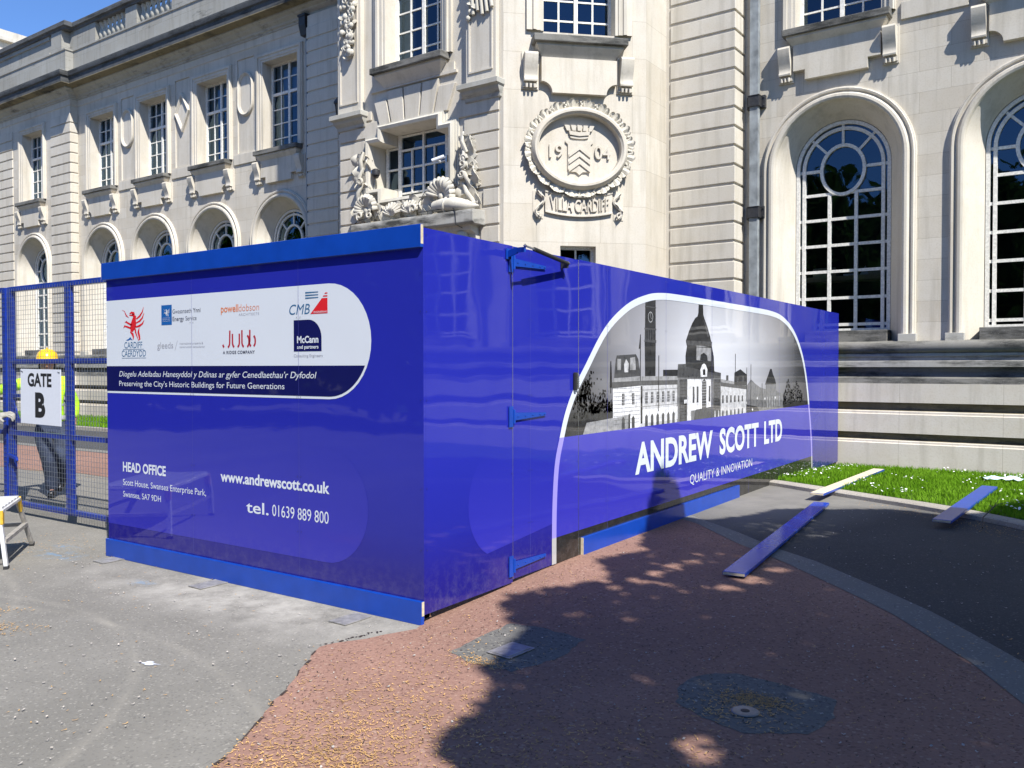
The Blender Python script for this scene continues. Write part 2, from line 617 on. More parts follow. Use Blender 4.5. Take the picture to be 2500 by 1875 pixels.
def ground_mat(name, base, speck_lo, speck_hi, worn=False, scale=1.0, red=False, pale_area=False):
    m, nt, bs = new_mat(name)
    wp = coord(nt, world_pos=True)
    n_big = noise(nt, wp, 0.55 * scale, 4)
    n_mid = noise(nt, wp, 3.0 * scale, 6, 0.65)
    n_fine = noise(nt, wp, 85.0 * scale, 3, 0.7)
    vo = N(nt, 'ShaderNodeTexVoronoi')
    vo.inputs['Scale'].default_value = 95.0 * scale
    L(nt, wp, vo.inputs['Vector'])
    col = ramp(nt, n_big, [(0.3, tuple(x * 0.80 for x in base)), (0.7, tuple(x * 1.12 for x in base))])
    col = mix(nt, ramp(nt, n_mid, [(0.4, g1(0.0)), (0.75, g1(0.6))]), col, tuple(x * 0.78 for x in base))
    sp = N(nt, 'ShaderNodeSeparateColor')
    L(nt, vo.outputs['Color'], sp.inputs[0])
    col = mix(nt, ramp(nt, sp.outputs[0], [(0.0, g1(0.75)), (0.22, g1(0.0))]), col, speck_lo)
    col = mix(nt, ramp(nt, sp.outputs[1], [(0.91, g1(0.0)), (0.99, g1(0.55))]), col, speck_hi)
    if worn:
        # pale scuffed dust along the foot of the hoarding, pale tyre arcs, old blue paint
        nn = noise(nt, wp, 2.2, 6, 0.7)
        msk = math_(nt, 'ADD', spot(nt, wp, (-0.9, -0.25, 0), 1.35, 1.2, 1.0, (0.8, 2.3, 1)), spot(nt, wp, (-2.3, -0.35, 0), 1.2, 1.1, 0.6, (0.7, 2.0, 1)), clamp=True)
        msk = math_(nt, 'MULTIPLY', msk, ramp(nt, nn, [(0.36, g1(0.0)), (0.62, g1(0.85))]))
        col = mix(nt, msk, col, (0.42, 0.40, 0.36))
        for cx, cy, rr in ((-2.2, -3.6, 2.55), (-4.2, -3.9, 3.1), (-1.5, -5.2, 4.1)):
            ln = N(nt, 'ShaderNodeVectorMath', operation='DISTANCE')
            L(nt, wp, ln.inputs[0])
            ln.inputs[1].default_value = (cx, cy, 0)
            d = math_(nt, 'ABSOLUTE', math_(nt, 'SUBTRACT', ln.outputs['Value'], rr))
            f = ramp(nt, d, [(0.0, g1(0.24)), (0.05, g1(0.0))])
            col = mix(nt, math_(nt, 'MULTIPLY', f, ramp(nt, n_mid, [(0.38, g1(0.0)), (0.6, g1(0.9))])), col, (0.40, 0.37, 0.31))
        bl = math_(nt, 'ADD', spot(nt, wp, (-3.95, -0.22, 0), 0.42, 0.4, 1.0, (1, 2.2, 1)), spot(nt, wp, (-4.2, -0.02, 0), 0.25, 0.25, 0.9, (1, 3, 1)), clamp=True)
        bl = math_(nt, 'ADD', bl, spot(nt, wp, (-2.45, -0.38, 0), 0.2, 0.2, 0.8, (1, 2, 1)), clamp=True)
        bl = math_(nt, 'ADD', bl, spot(nt, wp, (0.25, 0.35, 0), 0.3, 0.3, 0.9, (2.0, 1, 1)), clamp=True)
        bl = math_(nt, 'MULTIPLY', bl, ramp(nt, noise(nt, wp, 9.0, 6, 0.75), [(0.48, g1(0.0)), (0.6, g1(0.8))]))
        col = mix(nt, bl, col, (0.13, 0.25, 0.40))
    if pale_area:  # colour turns paler beside the far hoarding end and along the kerb
        dm = math_(nt, 'ADD', spot(nt, wp, (0.35, 5.9, 0), 1.7, 1.2, 1.0, (1.1, 0.62, 1)), spot(nt, wp, (1.9, 6.2, 0), 1.4, 0.9, 0.55, (0.6, 2.2, 1)), clamp=True)
        dm = math_(nt, 'MULTIPLY', dm, ramp(nt, n_mid, [(0.25, g1(0.55)), (0.6, g1(0.95))]))
        col = mix(nt, dm, col, (0.215, 0.205, 0.185))
    L(nt, col, bs.inputs['Base Color'])
    bs.inputs['Roughness'].default_value = 0.9
    bs.inputs['Specular IOR Level'].default_value = 0.3
    h = math_(nt, 'ADD', math_(nt, 'MULTIPLY', sp.outputs[0], 0.6), n_fine)
    bump(nt, bs, h, 0.8 if red else 0.45, 0.006)
    return m


ASPHALT = ground_mat('grey_asphalt', (0.210, 0.199, 0.176), (0.135, 0.128, 0.115), (0.36, 0.34, 0.30), worn=True)
REDPAVE = ground_mat('red_asphalt', (0.290, 0.168, 0.128), (0.15, 0.08, 0.062), (0.42, 0.30, 0.23), scale=0.8, red=True)
TARMAC = ground_mat('path_asphalt', (0.070, 0.070, 0.070), (0.042, 0.042, 0.042), (0.17, 0.165, 0.155), pale_area=True)
PATCH = ground_mat('patch_asphalt', (0.155, 0.150, 0.138), (0.055, 0.055, 0.055), (0.34, 0.32, 0.26), scale=0.75)
EDGING = ground_mat('concrete_edging', (0.20, 0.195, 0.18), (0.15, 0.15, 0.14), (0.36, 0.35, 0.32))
KERBM = ground_mat('kerb_stone', (0.38, 0.35, 0.30), (0.2, 0.19, 0.17), (0.5, 0.47, 0.42), scale=0.8)
SOIL = ground_mat('lawn_soil', (0.05, 0.09, 0.015), (0.03, 0.045, 0.01), (0.10, 0.16, 0.03), scale=0.5)
COVERM = simple('worn_iron_cover', (0.30, 0.29, 0.28), 0.5, metal=0.3, var=0.3, scale=20)


# ------------------------------------------------------------------ ground
def ss(a, b, x):
    t = np.clip((np.asarray(x, float) - a) / (b - a), 0, 1)
    return t * t * (3 - 2 * t)


def gz(x, y):
    return 0.08 * ss(-0.2, 2, y) * (1 - ss(6.5, 10.4, y)) * ss(-3, -1, x)


def lawn_z(x, y):
    return gz(x, y) + 0.055 * (1 - ss(8.2, 10.4, y))


def drape(name, loops, m, off, zf=gz, maxlen=0.4, lim=((-13, 7), (-6, 12))):
    """flat sheet laid on the ground, cut fine where the ground is not level"""
    me = bpy.data.meshes.new(name)
    b = MB().flat(loops, lambda x, y: (x, y, 0))
    me.from_pydata(b.v, [], b.f)
    bm = bmesh.new()
    bm.from_mesh(me)
    bmesh.ops.remove_doubles(bm, verts=bm.verts, dist=1e-5)
    for it in range(12):
        es = []
        for e in bm.edges:
            c = (e.verts[0].co + e.verts[1].co) / 2
            inside = lim[0][0] < c.x < lim[0][1] and lim[1][0] < c.y < lim[1][1]
            l = e.calc_length()
            if (inside and l > maxlen) or l > 14:
                es.append(e)
        if not es:
            break
        bmesh.ops.subdivide_edges(bm, edges=es, cuts=1)
        bmesh.ops.triangulate(bm, faces=[f for f in bm.faces if len(f.verts) > 3])
    for v in bm.verts:
        v.co.z = float(zf(v.co.x, v.co.y)) + off
    bmesh.ops.recalc_face_normals(bm, faces=bm.faces)
    if sum(f.normal.z for f in bm.faces) < 0:
        bmesh.ops.reverse_faces(bm, faces=bm.faces)
    bm.to_mesh(me)
    bm.free()
    ob = bpy.data.objects.new(name, me)
    COL.objects.link(ob)
    me.materials.append(m)
    return ob


def ground_sheet():
    fx = [-300, -200, -140, -90, -60, -40, -30, -22, -17] + list(np.arange(-13, 8.01, 0.25)) + [10, 14, 20, 30, 45, 70, 110, 180, 300]
    fy = [-300, -200, -140, -90, -60, -40, -28, -20, -14, -10] + list(np.arange(-7, 12.01, 0.25)) + [14, 18, 26, 40, 70, 120, 200, 300]
    X, Y = np.meshgrid(fx, fy)
    Zg = gz(X, Y)
    nx, ny = len(fx), len(fy)
    vs = np.stack([X.ravel(), Y.ravel(), Zg.ravel()], 1)
    i = np.arange(nx - 1); j = np.arange(ny - 1)
    J, I = np.meshgrid(j, i, indexing='ij')
    a = (J * nx + I).ravel()
    fs = np.stack([a, a + 1, a + nx + 1, a + nx], 1)
    ob = raw_mesh('ground', vs, fs, ASPHALT)
    tag(ob, kind='structure')


ground_sheet()

STRIP_IN = [(-0.6, 4.35), (0.05, 3.97), (0.25, 3.84), (0.90, 3.15), (1.48, 2.63), (1.99, 2.10), (2.44, 1.63), (2.95, 1.0), (3.45, 0.2), (4.1, -1.2), (4.6, -3), (5, -8)]
STRIP_OUT = [(-0.6, 4.58), (0.03, 4.23), (0.77, 3.60), (1.27, 3.11), (1.68, 2.80), (2.20, 2.27), (2.65, 1.79), (3.17, 1.15), (3.68, 0.3), (4.35, -1.1), (4.86, -3), (5.27, -8)]
RED_EDGE = [(1.3, -4.0), (0.9, -3.0), (0.62, -2.2), (0.53, -1.95), (0.47, -1.82), (0.40, -1.67), (0.31, -1.52), (0.2, -1.37), (0.1, -1.18), (-0.02, -1.0), (-0.10, -0.86), (-0.23, -0.68), (-0.20, -0.56), (-0.11, -0.42), (0.02, -0.1)]


def jitter(line, amp, step=0.06):
    out = []
    for (x0, y0), (x1, y1) in zip(line, line[1:]):
        n = max(1, int(math.hypot(x1 - x0, y1 - y0) / step))
        for i in range(n):
            t = i / n
            out.append((x0 + (x1 - x0) * t + random.uniform(-amp, amp), y0 + (y1 - y0) * t + random.uniform(-amp, amp)))
    out.append(line[-1])
    return out


RED_J = jitter(RED_EDGE, 0.010)
red = RED_J + [(-0.3, 0.8), (-1.5, 2.0), (-4, 2.75), (-9.4, 2.94), (-10.5, 2.7), (-40, 2.6), (-120, 2.6), (-120, 4.8), (-15, 4.8), (-9, 4.9), (-3, 4.7)] + STRIP_IN + [(2.5, -8)]
tag(drape('red_paving', [red], REDPAVE, 0.005), kind='structure')
strip = [(-120, 4.82), (-15, 4.82), (-9, 4.92), (-3, 4.72)] + STRIP_IN + STRIP_OUT[::-1] + [(-3, 4.97), (-9, 5.17), (-15, 5.07), (-120, 5.07)]
tag(drape('paving_edge', [strip], EDGING, 0.0075), kind='structure')
KERB = [(-3.0, 7.35), (-1.4, 7.25), (-0.07, 6.98), (0.61, 6.60), (1.42, 6.21), (2.13, 5.85), (2.94, 5.25), (3.7, 4.4), (4.6, 3.0), (5.4, 0.5), (5.8, -3), (6, -8)]
path = [(-120, 5.05), (-15, 5.05), (-9, 5.15), (-3, 4.95)] + [(x - 0.01, y - 0.01) for x, y in STRIP_OUT] + [(6, -8)] + KERB[::-1] + [(-9.6, 7.4), (-9.6, 7.8), (-120, 7.8)]
tag(drape('path', [path], TARMAC, 0.005), kind='structure')

KERB_IN = [(-3.0, 7.52), (-1.4, 7.42), (0.0, 7.14), (0.68, 6.80), (1.52, 6.36), (2.23, 6.02), (3.05, 5.38), (3.85, 4.5), (4.76, 3.08), (5.57, 0.54), (5.97, -3), (6.17, -8)]
lawn = KERB_IN + [(60, -8), (60, 10.62), (-3.0, 10.62)]
tag(drape('lawn', [lawn], SOIL, 0.0, zf=lawn_z, maxlen=0.5), kind='structure')
tag(drape('lawn', [[(-120, 7.95), (-9.6, 7.95), (-9.6, 10.62), (-120, 10.62)]], SOIL, 0.03, maxlen=1.0), kind='structure')


def kerb_run(inner, outer, h, chunk=0.92):
    b = MB()
    # even out the polyline
    def resample(l, n):
        d = [0]
        for p, q in zip(l, l[1:]):
            d.append(d[-1] + math.hypot(q[0] - p[0], q[1] - p[1]))
        ts = np.linspace(0, d[-1], n)
        return np.interp(ts, d, [p[0] for p in l]), np.interp(ts, d, [p[1] for p in l])
    n = 60
    ox, oy = resample(outer, n)
    ix, iy = resample(inner, n)
    L1 = [(ox[i], oy[i], float(gz(ox[i], oy[i])) - 0.03) for i in range(n)]
    L2 = [(ox[i], oy[i], float(gz(ox[i], oy[i])) + h - 0.015) for i in range(n)]
    k = 0.10
    L3 = [(ox[i] + (ix[i] - ox[i]) * k, oy[i] + (iy[i] - oy[i]) * k, float(gz(ox[i], oy[i])) + h) for i in range(n)]
    L4 = [(ix[i], iy[i], float(gz(ix[i], iy[i])) + h) for i in range(n)]
    L5 = [(ix[i], iy[i], float(gz(ix[i], iy[i])) - 0.03) for i in range(n)]
    b.rails([L5, L4, L3, L2, L1])
    return tag(b.build('kerb', KERBM, smooth=40), kind='structure')


kerb_run(KERB_IN, KERB, 0.062)
kb = MB().box(-120, -9.6, 7.8, 7.95, -0.05, 0.09)
tag(kb.build('kerb', KERBM), kind='structure')

# dark ragged crack along the edge of the red surfacing
cr = MB()
for (x0, y0), (x1, y1) in zip(RED_J, RED_J[1:]):
    if y0 < -0.7 and random.random() < 0.72:
        dx, dy = x1 - x0, y1 - y0
        l = math.hypot(dx, dy) + 1e-6
        w = random.uniform(0.004, 0.016)
        nx_, ny_ = -dy / l * w, dx / l * w
        z = 0.0075
        cr.add([(x0 - nx_, y0 - ny_, z), (x1 - nx_, y1 - ny_, z), (x1 + nx_ * 0.3, y1 + ny_ * 0.3, z), (x0 + nx_ * 0.3, y0 + ny_ * 0.3, z)], [(0, 1, 2, 3)])
for k in range(26):
    t = k / 26
    x = -0.23 + 0.10 * t + random.uniform(-0.025, 0.025); y = -0.66 + 0.42 * t
    s = random.uniform(0.004, 0.010)
    cr.add([(x - s, y - s, 0.0045), (x + s, y - s * .6, 0.0045), (x + s * .7, y + s, 0.0045), (x - s * .8, y + s * .7, 0.0045)], [(0, 1, 2, 3)])
tag(cr.build('ground_crack', CHIP), kind='structure')


def blob(cx, cy, rx, ry, n=28, amp=0.14, rot=0.0, seed=1):
    r = random.Random(seed)
    ph = [r.uniform(0, 6.28) for _ in range(4)]
    out = []
    for i in range(n):
        a = 2 * math.pi * i / n
        k = 1 + amp * (0.5 * math.sin(2 * a + ph[0]) + 0.35 * math.sin(3 * a + ph[1]) + 0.25 * math.sin(5 * a + ph[2]))
        x, y = rx * k * math.cos(a), ry * k * math.sin(a)
        out.append((cx + x * math.cos(rot) - y * math.sin(rot), cy + x * math.sin(rot) + y * math.cos(rot)))
    return out


tag(drape('ground_patch', [jitter([(0.47, -0.33), (0.44, -0.12), (0.45, 0.30), (0.72, 0.32), (1.0, 0.27), (1.04, -0.05), (0.94, -0.38), (0.70, -0.40), (0.47, -0.33)], 0.014, 0.05)], PATCH, 0.0066), kind='structure')
tag(drape('ground_patch', [jitter([(1.75, -0.05), (1.80, 0.14), (1.94, 0.25), (2.20, 0.23), (2.45, 0.18), (2.50, -0.05), (2.46, -0.28), (2.22, -0.43), (1.98, -0.38), (1.83, -0.27), (1.75, -0.05)], 0.014, 0.05)], PATCH, 0.0066), kind='structure')

cv = empty('drain_cover', (0.745, -0.12, 0.012), R(-6))
tag(cv, 'small square iron cover in a dark patch, half lit, near the hoarding door', 'drain cover')
MB().box(-0.085, 0.085, -0.115, 0.115, 0, 0.004).build('frame', COVERM, cv)
MB().box(-0.07, 0.07, -0.10, 0.10, 0.004, 0.0075).build('lid', COVERM, cv, bevel=0.002)
for i, (x, y, lab) in enumerate(((-3.36, -0.11, 'grey metal strip cover under the far left end of the front kick board'),
                                 (-1.98, -0.16, 'grey metal strip cover under the middle of the front kick board'),
                                 (-0.47, -0.19, 'grey metal strip cover beside the red paving near the hoarding corner'))):
    d = empty('strip_cover', (x, y, 0.004), R(-1))
    tag(d, lab, 'strip cover', 'strip covers along the front kick board')
    MB().box(-0.07, 0.07, -0.10, 0.13, 0, 0.004).build('lid', COVERM, d)
    MB().box(-0.076, -0.07, -0.106, 0.13, 0, 0.006).box(0.07, 0.076, -0.106, 0.13, 0, 0.006).box(-0.07, 0.07, -0.106, -0.10, 0, 0.006).build('frame', COVERM, d)
vc = empty('valve_cover', (2.14, -0.21, 0.0115), R(20))
tag(vc, 'round grey valve cover in a dark shaded patch ringed with fallen blossom', 'valve cover')
MB().lathe([(0.0, 0.004), (0.055, 0.004), (0.062, 0.003), (0.066, 0.0)], n=28).build('lid', simple('pale_cover', (0.17, 0.17, 0.17), 0.4, var=0.2), vc, smooth=30)
MB().lathe([(0.0, 0.0065), (0.018, 0.006), (0.022, 0.004)], n=16).build('cap', RUBBER, vc, smooth=30)
sp_ = MB()
sp_.flat([blob(-0.8, -1.39, 0.036, 0.026, 22, 0.6, 0.6, 5)], lambda x, y: (x, y, 0.004))
sp_.flat([[(-0.80, -1.38), (-0.84, -1.402), (-0.90, -1.43), (-0.84, -1.398)]], lambda x, y: (x, y, 0.0035))
sp_.flat([[(-0.80, -1.38), (-0.75, -1.37), (-0.72, -1.36), (-0.76, -1.385)]], lambda x, y: (x, y, 0.0035))
tag(sp_.build('paint_splash', SIGNW), kind='structure')


# litter ------------------------------------------------------------
def litter(name, m, pts, l0, l1, w0, w1, zoff, curl=0.004):
    n = len(pts)
    a = RNG.uniform(0, 2 * np.pi, n)
    ln = RNG.uniform(l0, l1, n); wd = RNG.uniform(w0, w1, n)
    bend = RNG.uniform(-0.7, 0.7, n)
    z = gz(pts[:, 0], pts[:, 1]) + zoff
    P = []
    for k, (s, side) in enumerate(((-1, -1), (-1, 1), (0, -1), (0, 1), (1, -1), (1, 1))):
        ang = a + bend * s
        cx = pts[:, 0] + np.cos(ang) * ln * 0.5 * s - np.sin(a) * wd * 0.5 * side
        cy = pts[:, 1] + np.sin(ang) * ln * 0.5 * s + np.cos(a) * wd * 0.5 * side
        cz = z + (curl * RNG.uniform(0.1, 1.0, n) if s != 0 else 0.0)
        P.append(np.stack([cx, cy, cz], 1))
    V = np.stack(P, 1).reshape(-1, 3)
    o = np.arange(n) * 6
    F = np.concatenate([np.stack([o, o + 2, o + 3, o + 1], 1), np.stack([o + 2, o + 4, o + 5, o + 3], 1)])
    ob = raw_mesh(name, V, F, m)
    return tag(ob, kind='stuff')


def cloud(cx, cy, sx, sy, n, rot=0.0):
    x = RNG.normal(0, sx, n); y = RNG.normal(0, sy, n)
    c, s = math.cos(rot), math.sin(rot)
    return np.stack([cx + x * c - y * s, cy + x * s + y * c], 1)


def in_red(p):
    # right of the ragged edge only
    ex = np.interp(p[:, 1], [q[1] for q in RED_EDGE[:12]], [q[0] for q in RED_EDGE[:12]])
    keep = np.where(p[:, 1] < -0.6, p[:, 0] > ex - 0.02, p[:, 0] > 0.05)
    return p[keep]


pts = np.concatenate([cloud(0.85, -1.5, 0.30, 0.32, 1300), cloud(0.95, -1.85, 0.28, 0.2, 1300), cloud(0.62, -1.0, 0.3, 0.3, 420),
                      cloud(2.13, -0.05, 0.10, 0.05, 420), cloud(2.08, -0.22, 0.12, 0.09, 220), cloud(1.75, -1.0, 0.35, 0.25, 420), cloud(0.70, -0.36, 0.10, 0.05, 160),
                      np.stack([RNG.uniform(0.1, 3.4, 900), RNG.uniform(-2.2, 1.6, 900)], 1)])
litter('blossom_litter', PETAL, in_red(pts), 0.010, 0.030, 0.0025, 0.005, 0.010)
pts = np.concatenate([cloud(-2.35, -1.62, 0.22, 0.07, 420, 0.35), cloud(-2.9, -1.45, 0.25, 0.05, 160, 0.3), cloud(-4.2, 0.0, 0.5, 0.25, 120), cloud(2.2, 5.55, 0.5, 0.12, 200, -0.55), cloud(2.7, 5.0, 0.4, 0.12, 160, -0.6),
                      np.stack([RNG.uniform(-6, 0.0, 260), RNG.uniform(-2.3, 0.2, 260)], 1), cloud(-10.0, 2.75, 1.4, 0.10, 500)])
litter('blossom_litter', PETAL, pts, 0.010, 0.028, 0.003, 0.006, 0.006)
pts = in_red(np.stack([RNG.uniform(-0.1, 3.5, 4200), RNG.uniform(-2.4, 4.0, 4200)], 1))
sx = np.interp(pts[:, 1], [q[1] for q in STRIP_IN[::-1]], [q[0] for q in STRIP_IN[::-1]])
pts = pts[pts[:, 0] < sx - 0.03]
litter('bark_chips', CHIP, pts, 0.005, 0.018, 0.002, 0.006, 0.009, 0.004)
litter('leaf_scraps', PALECHIP, np.concatenate([in_red(np.stack([RNG.uniform(0, 3.4, 420), RNG.uniform(-2.3, 3.5, 420)], 1)), np.stack([RNG.uniform(-6, 0, 260), RNG.uniform(-2.4, -0.2, 260)], 1),
       np.stack([RNG.uniform(1.2, 3.2, 90), RNG.uniform(3.0, 5.5, 90)], 1)]), 0.006, 0.022, 0.004, 0.012, 0.0095, 0.006)


# grass --------------------------------------------------------------
def grass(name, X, Y, zf, h0, h1, w):
    n = len(X)
    a = RNG.uniform(0, 2 * np.pi, n)
    lean = RNG.uniform(0.1, 0.75, n); la = RNG.uniform(0, 2 * np.pi, n)
    h = RNG.uniform(h0, h1, n)
    z = zf(X, Y)
    ww = w * RNG.uniform(0.7, 1.3, n)
    P = [np.stack([X - np.cos(a) * ww, Y - np.sin(a) * ww, z - 0.005], 1), np.stack([X + np.cos(a) * ww, Y + np.sin(a) * ww, z - 0.005], 1)]
    mx = X + np.cos(la) * lean * h * 0.35; my = Y + np.sin(la) * lean * h * 0.35
    P += [np.stack([mx + np.cos(a) * ww * 0.7, my + np.sin(a) * ww * 0.7, z + h * 0.6], 1), np.stack([mx - np.cos(a) * ww * 0.7, my - np.sin(a) * ww * 0.7, z + h * 0.6], 1)]
    P += [np.stack([X + np.cos(la) * lean * h, Y + np.sin(la) * lean * h, z + h], 1)]
    V = np.stack(P, 1).reshape(-1, 3)
    o = np.arange(n) * 5
    F = np.concatenate([np.stack([o, o + 1, o + 2], 1), np.stack([o, o + 2, o + 3], 1), np.stack([o + 3, o + 2, o + 4], 1)])
    return tag(raw_mesh(name, V, F, BLADE), kind='stuff')


BOARDS = (((1.32, 1.92), (.985, 5.66)), ((.87, 5.90), (.88, 9.26)), ((2.30, 4.84), (2.46, 7.52)))


def off_boards(x, y, w=0.085):
    ok = np.ones(len(x), bool)
    for (ax, ay), (bx, by) in BOARDS:
        dx, dy = bx - ax, by - ay
        l2 = dx * dx + dy * dy
        t = np.clip(((x - ax) * dx + (y - ay) * dy) / l2, 0, 1)
        ok &= np.hypot(x - ax - t * dx, y - ay - t * dy) > w
    return ok & ~((np.abs(x - 2.48) < .17) & (np.abs(y - 9.0) < .27))


def kerb_y(x):
    return np.interp(x, [p[0] for p in KERB_IN], [p[1] for p in KERB_IN])


n = 80000
gx = RNG.uniform(-0.5, 4.4, n); gy = RNG.uniform(4.0, 10.58, n)
k = off_boards(gx, gy) & (gy > kerb_y(gx) + 0.005) & ~((gx < 0.012) & (gx > -0.03))
gx, gy = gx[k], gy[k]
grass('grass', gx, gy, lawn_z, 0.025, 0.075, 0.0045)
n = 26000
gx = RNG.uniform(-30, -9.7, n); gy = 7.97 + 2.6 * RNG.uniform(0, 1, n) ** 1.2
grass('grass', gx, gy, lambda x, y: 0.03 + 0 * x, 0.05, 0.16, 0.012)

dv = MB()
cl = [(RNG.uniform(0.0, 4.0), RNG.uniform(5.5, 10.4)) for _ in range(26)] + [(1.35, 6.75), (1.6, 6.6), (1.0, 6.95), (0.35, 7.6), (0.3, 9.9), (0.15, 9.2), (0.1, 7.4), (2.6, 7.2), (3.0, 7.6), (2.5, 9.9)]
for cx, cy in cl:
    for _ in range(int(RNG.integers(3, 17))):
        x = cx + RNG.normal(0, 0.12); y = cy + RNG.normal(0, 0.14)
        if y < kerb_y(x) + 0.03 or y > 10.5 or x < 0.03 or not off_boards(np.array([x]), np.array([y]), .1)[0]:
            continue
        z = float(lawn_z(x, y)) + RNG.uniform(0.05, 0.085)
        r = RNG.uniform(0.009, 0.014); tx, ty = RNG.normal(0, 0.3, 2)
        ring = [(x + r * math.cos(a), y + r * math.sin(a), z + r * (tx * math.cos(a) + ty * math.sin(a))) for a in np.linspace(0, 2 * math.pi, 9)[:-1]]
        dv.add([(x, y, z + 0.004)] + ring, [(0, 1 + i, 1 + (i + 1) % 8) for i in range(8)])
tag(dv.build('daisies', DAISY), kind='stuff')

# ------------------------------------------------------------------ city hall
HALL = empty('city_hall', (0, 0, 0), R(-1.0))
tag(HALL, 'pale limestone civic building with arched windows, carved 1904 oval and rusticated corner pavilion', 'building')
YW, YE, YP = 11.0, 10.74, 7.88
KX, SX, SY = -5.08, -3.28, 9.69
FW = ((0, YW, 0), 0.0)
FE = ((0, YE, 0), 0.0)
FP = ((0, YP, 0), 0.0)
FQ = ((KX, YP, 0), R(45))


def part(name, mb, m, face=None, parent=None, smooth=None, bevel=None):
    loc, rz = face if face else (None, None)
    return mb.build(name, m, parent if parent is not None else HALL, loc, rz, smooth, bevel)


def arch_pts(hw, zb, zs, n=28):
    p = [(-hw, zb), (-hw, zs)]
    p += [(-hw * math.cos(math.pi * i / n), zs + hw * math.sin(math.pi * i / n)) for i in range(1, n)]
    return p + [(hw, zs), (hw, zb)]


def rect_pts(hw, zb, zt):
    return [(-hw, zb), (-hw, zt), (hw, zt), (hw, zb)]


def to3(pts, cx, y):
    return [(cx + x, y, z) for x, z in pts]


def offset_poly(poly, d):
    """mitred offset of a closed polygon, d > 0 outwards"""
    n = len(poly)
    area = sum(poly[i][0] * poly[(i + 1) % n][1] - poly[(i + 1) % n][0] * poly[i][1] for i in range(n))
    s = 1 if area > 0 else -1
    out = []
    for i in range(n):
        a, b, c = Vector(poly[i - 1]), Vector(poly[i]), Vector(poly[(i + 1) % n])
        t1 = (b - a).normalized(); t2 = (c - b).normalized()
        n1 = Vector((t1.y, -t1.x)) * s; n2 = Vector((t2.y, -t2.x)) * s
        k = 1 + n1.dot(n2)
        m = (n1 + n2) / max(k, 0.2)
        out.append((b.x + m.x * d, b.y + m.y * d))
    return out


def sweep_path(prof, path):
    """profile (outward, z) along a plan polyline; outward is right of travel"""
    mb = MB()
    n = len(path)
    offs = []
    for i in range(n):
        if i == 0:
            t = (Vector(path[1]) - Vector(path[0])).normalized(); m = Vector((t.y, -t.x))
        elif i == n - 1:
            t = (Vector(path[-1]) - Vector(path[-2])).normalized(); m = Vector((t.y, -t.x))
        else:
            t1 = (Vector(path[i]) - Vector(path[i - 1])).normalized(); t2 = (Vector(path[i + 1]) - Vector(path[i])).normalized()
            n1 = Vector((t1.y, -t1.x)); n2 = Vector((t2.y, -t2.x))
            m = (n1 + n2) / (1 + n1.dot(n2))
        offs.append(m)
    lines = [[(path[i][0] + offs[i].x * o, path[i][1] + offs[i].y * o, z) for i in range(n)] for o, z in prof]
    mb.rails(lines)
    return mb


# windows -----------------------------------------------------------
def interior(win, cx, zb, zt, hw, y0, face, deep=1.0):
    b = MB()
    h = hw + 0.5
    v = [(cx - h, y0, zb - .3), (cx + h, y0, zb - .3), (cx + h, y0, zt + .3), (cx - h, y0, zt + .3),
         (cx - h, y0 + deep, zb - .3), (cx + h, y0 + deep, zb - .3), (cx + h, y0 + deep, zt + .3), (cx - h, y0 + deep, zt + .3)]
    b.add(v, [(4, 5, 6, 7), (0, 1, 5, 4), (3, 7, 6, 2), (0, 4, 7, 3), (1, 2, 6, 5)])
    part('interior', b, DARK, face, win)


def arched_window(face, cx, zs=5.10, zb=2.24):
    w = empty('arched_window', parent=HALL)
    d = 0.40
    fr = MB()
    y0, y1 = d, d + 0.10
    for hw, wd, yy0, yy1 in ((0.79, 0.06, d - 0.01, d + 0.10), (0.688, 0.056, d + 0.008, d + 0.075)):
        a = to3(arch_pts(hw, zb, zs), cx, yy0); b = to3(arch_pts(hw - wd, zb, zs), cx, yy0)
        c = to3(arch_pts(hw - wd, zb, zs), cx, yy1); e = to3(arch_pts(hw, zb, zs), cx, yy1)
        fr.rails([e, a, b, c][::-1])
    def vb(x, za, zc):
        fr.box(cx + x - .028, cx + x + .028, d + 0.015, d + 0.07, za, zc)
    def hb(z, xa, xc):
        fr.box(cx + xa, cx + xc, d + 0.02, d + 0.065, z - .025, z + .025)
    fr.box(cx - .79, cx + .79, d, d + .1, zb, zb + 0.05)
    for x in (-0.223, 0.223):
        vb(x, zb, zs - 0.42)
    for z in (2.362, 2.827, 3.295, 3.751, 4.206):
        hb(z, -.79, .79)
    # oval light with spokes
    rx, ry, zc = 0.385, 0.45, zs - 0.05
    for yy, k in ((d + 0.005, 0.0),):
        ring = lambda r, y: [(cx + (rx + r) * math.cos(2 * math.pi * i / 40), y, zc + (ry + r) * math.sin(2 * math.pi * i / 40)) for i in range(41)]
        fr.rails([ring(0.0, d + .08), ring(0.0, d), ring(-0.055, d), ring(-0.055, d + .08)])
    hb(zs - .45, -.66, -.14); hb(zs - .45, .14, .66)
    hb(zs - 0.03, -.79, -.37); hb(zs - 0.03, .37, .79)
    for a in (45, 90, 135):
        ca, sa = math.cos(R(a)), math.sin(R(a))
        fr.bar((cx + rx * ca * .97, d + .045, zc + ry * sa * .97), (cx + .765 * ca, d + .045, zs + .765 * sa), 0.042, 0.05, up=(0, 1, 0))
    part('frame', fr, WHITE, face, w)
    g = MB().flat([arch_pts(0.77, zb + .02, zs)], lambda x, z: (cx + x, d + 0.05, z))
    part('pane', g, GLASS, face, w)
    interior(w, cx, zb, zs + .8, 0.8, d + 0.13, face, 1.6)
    return w


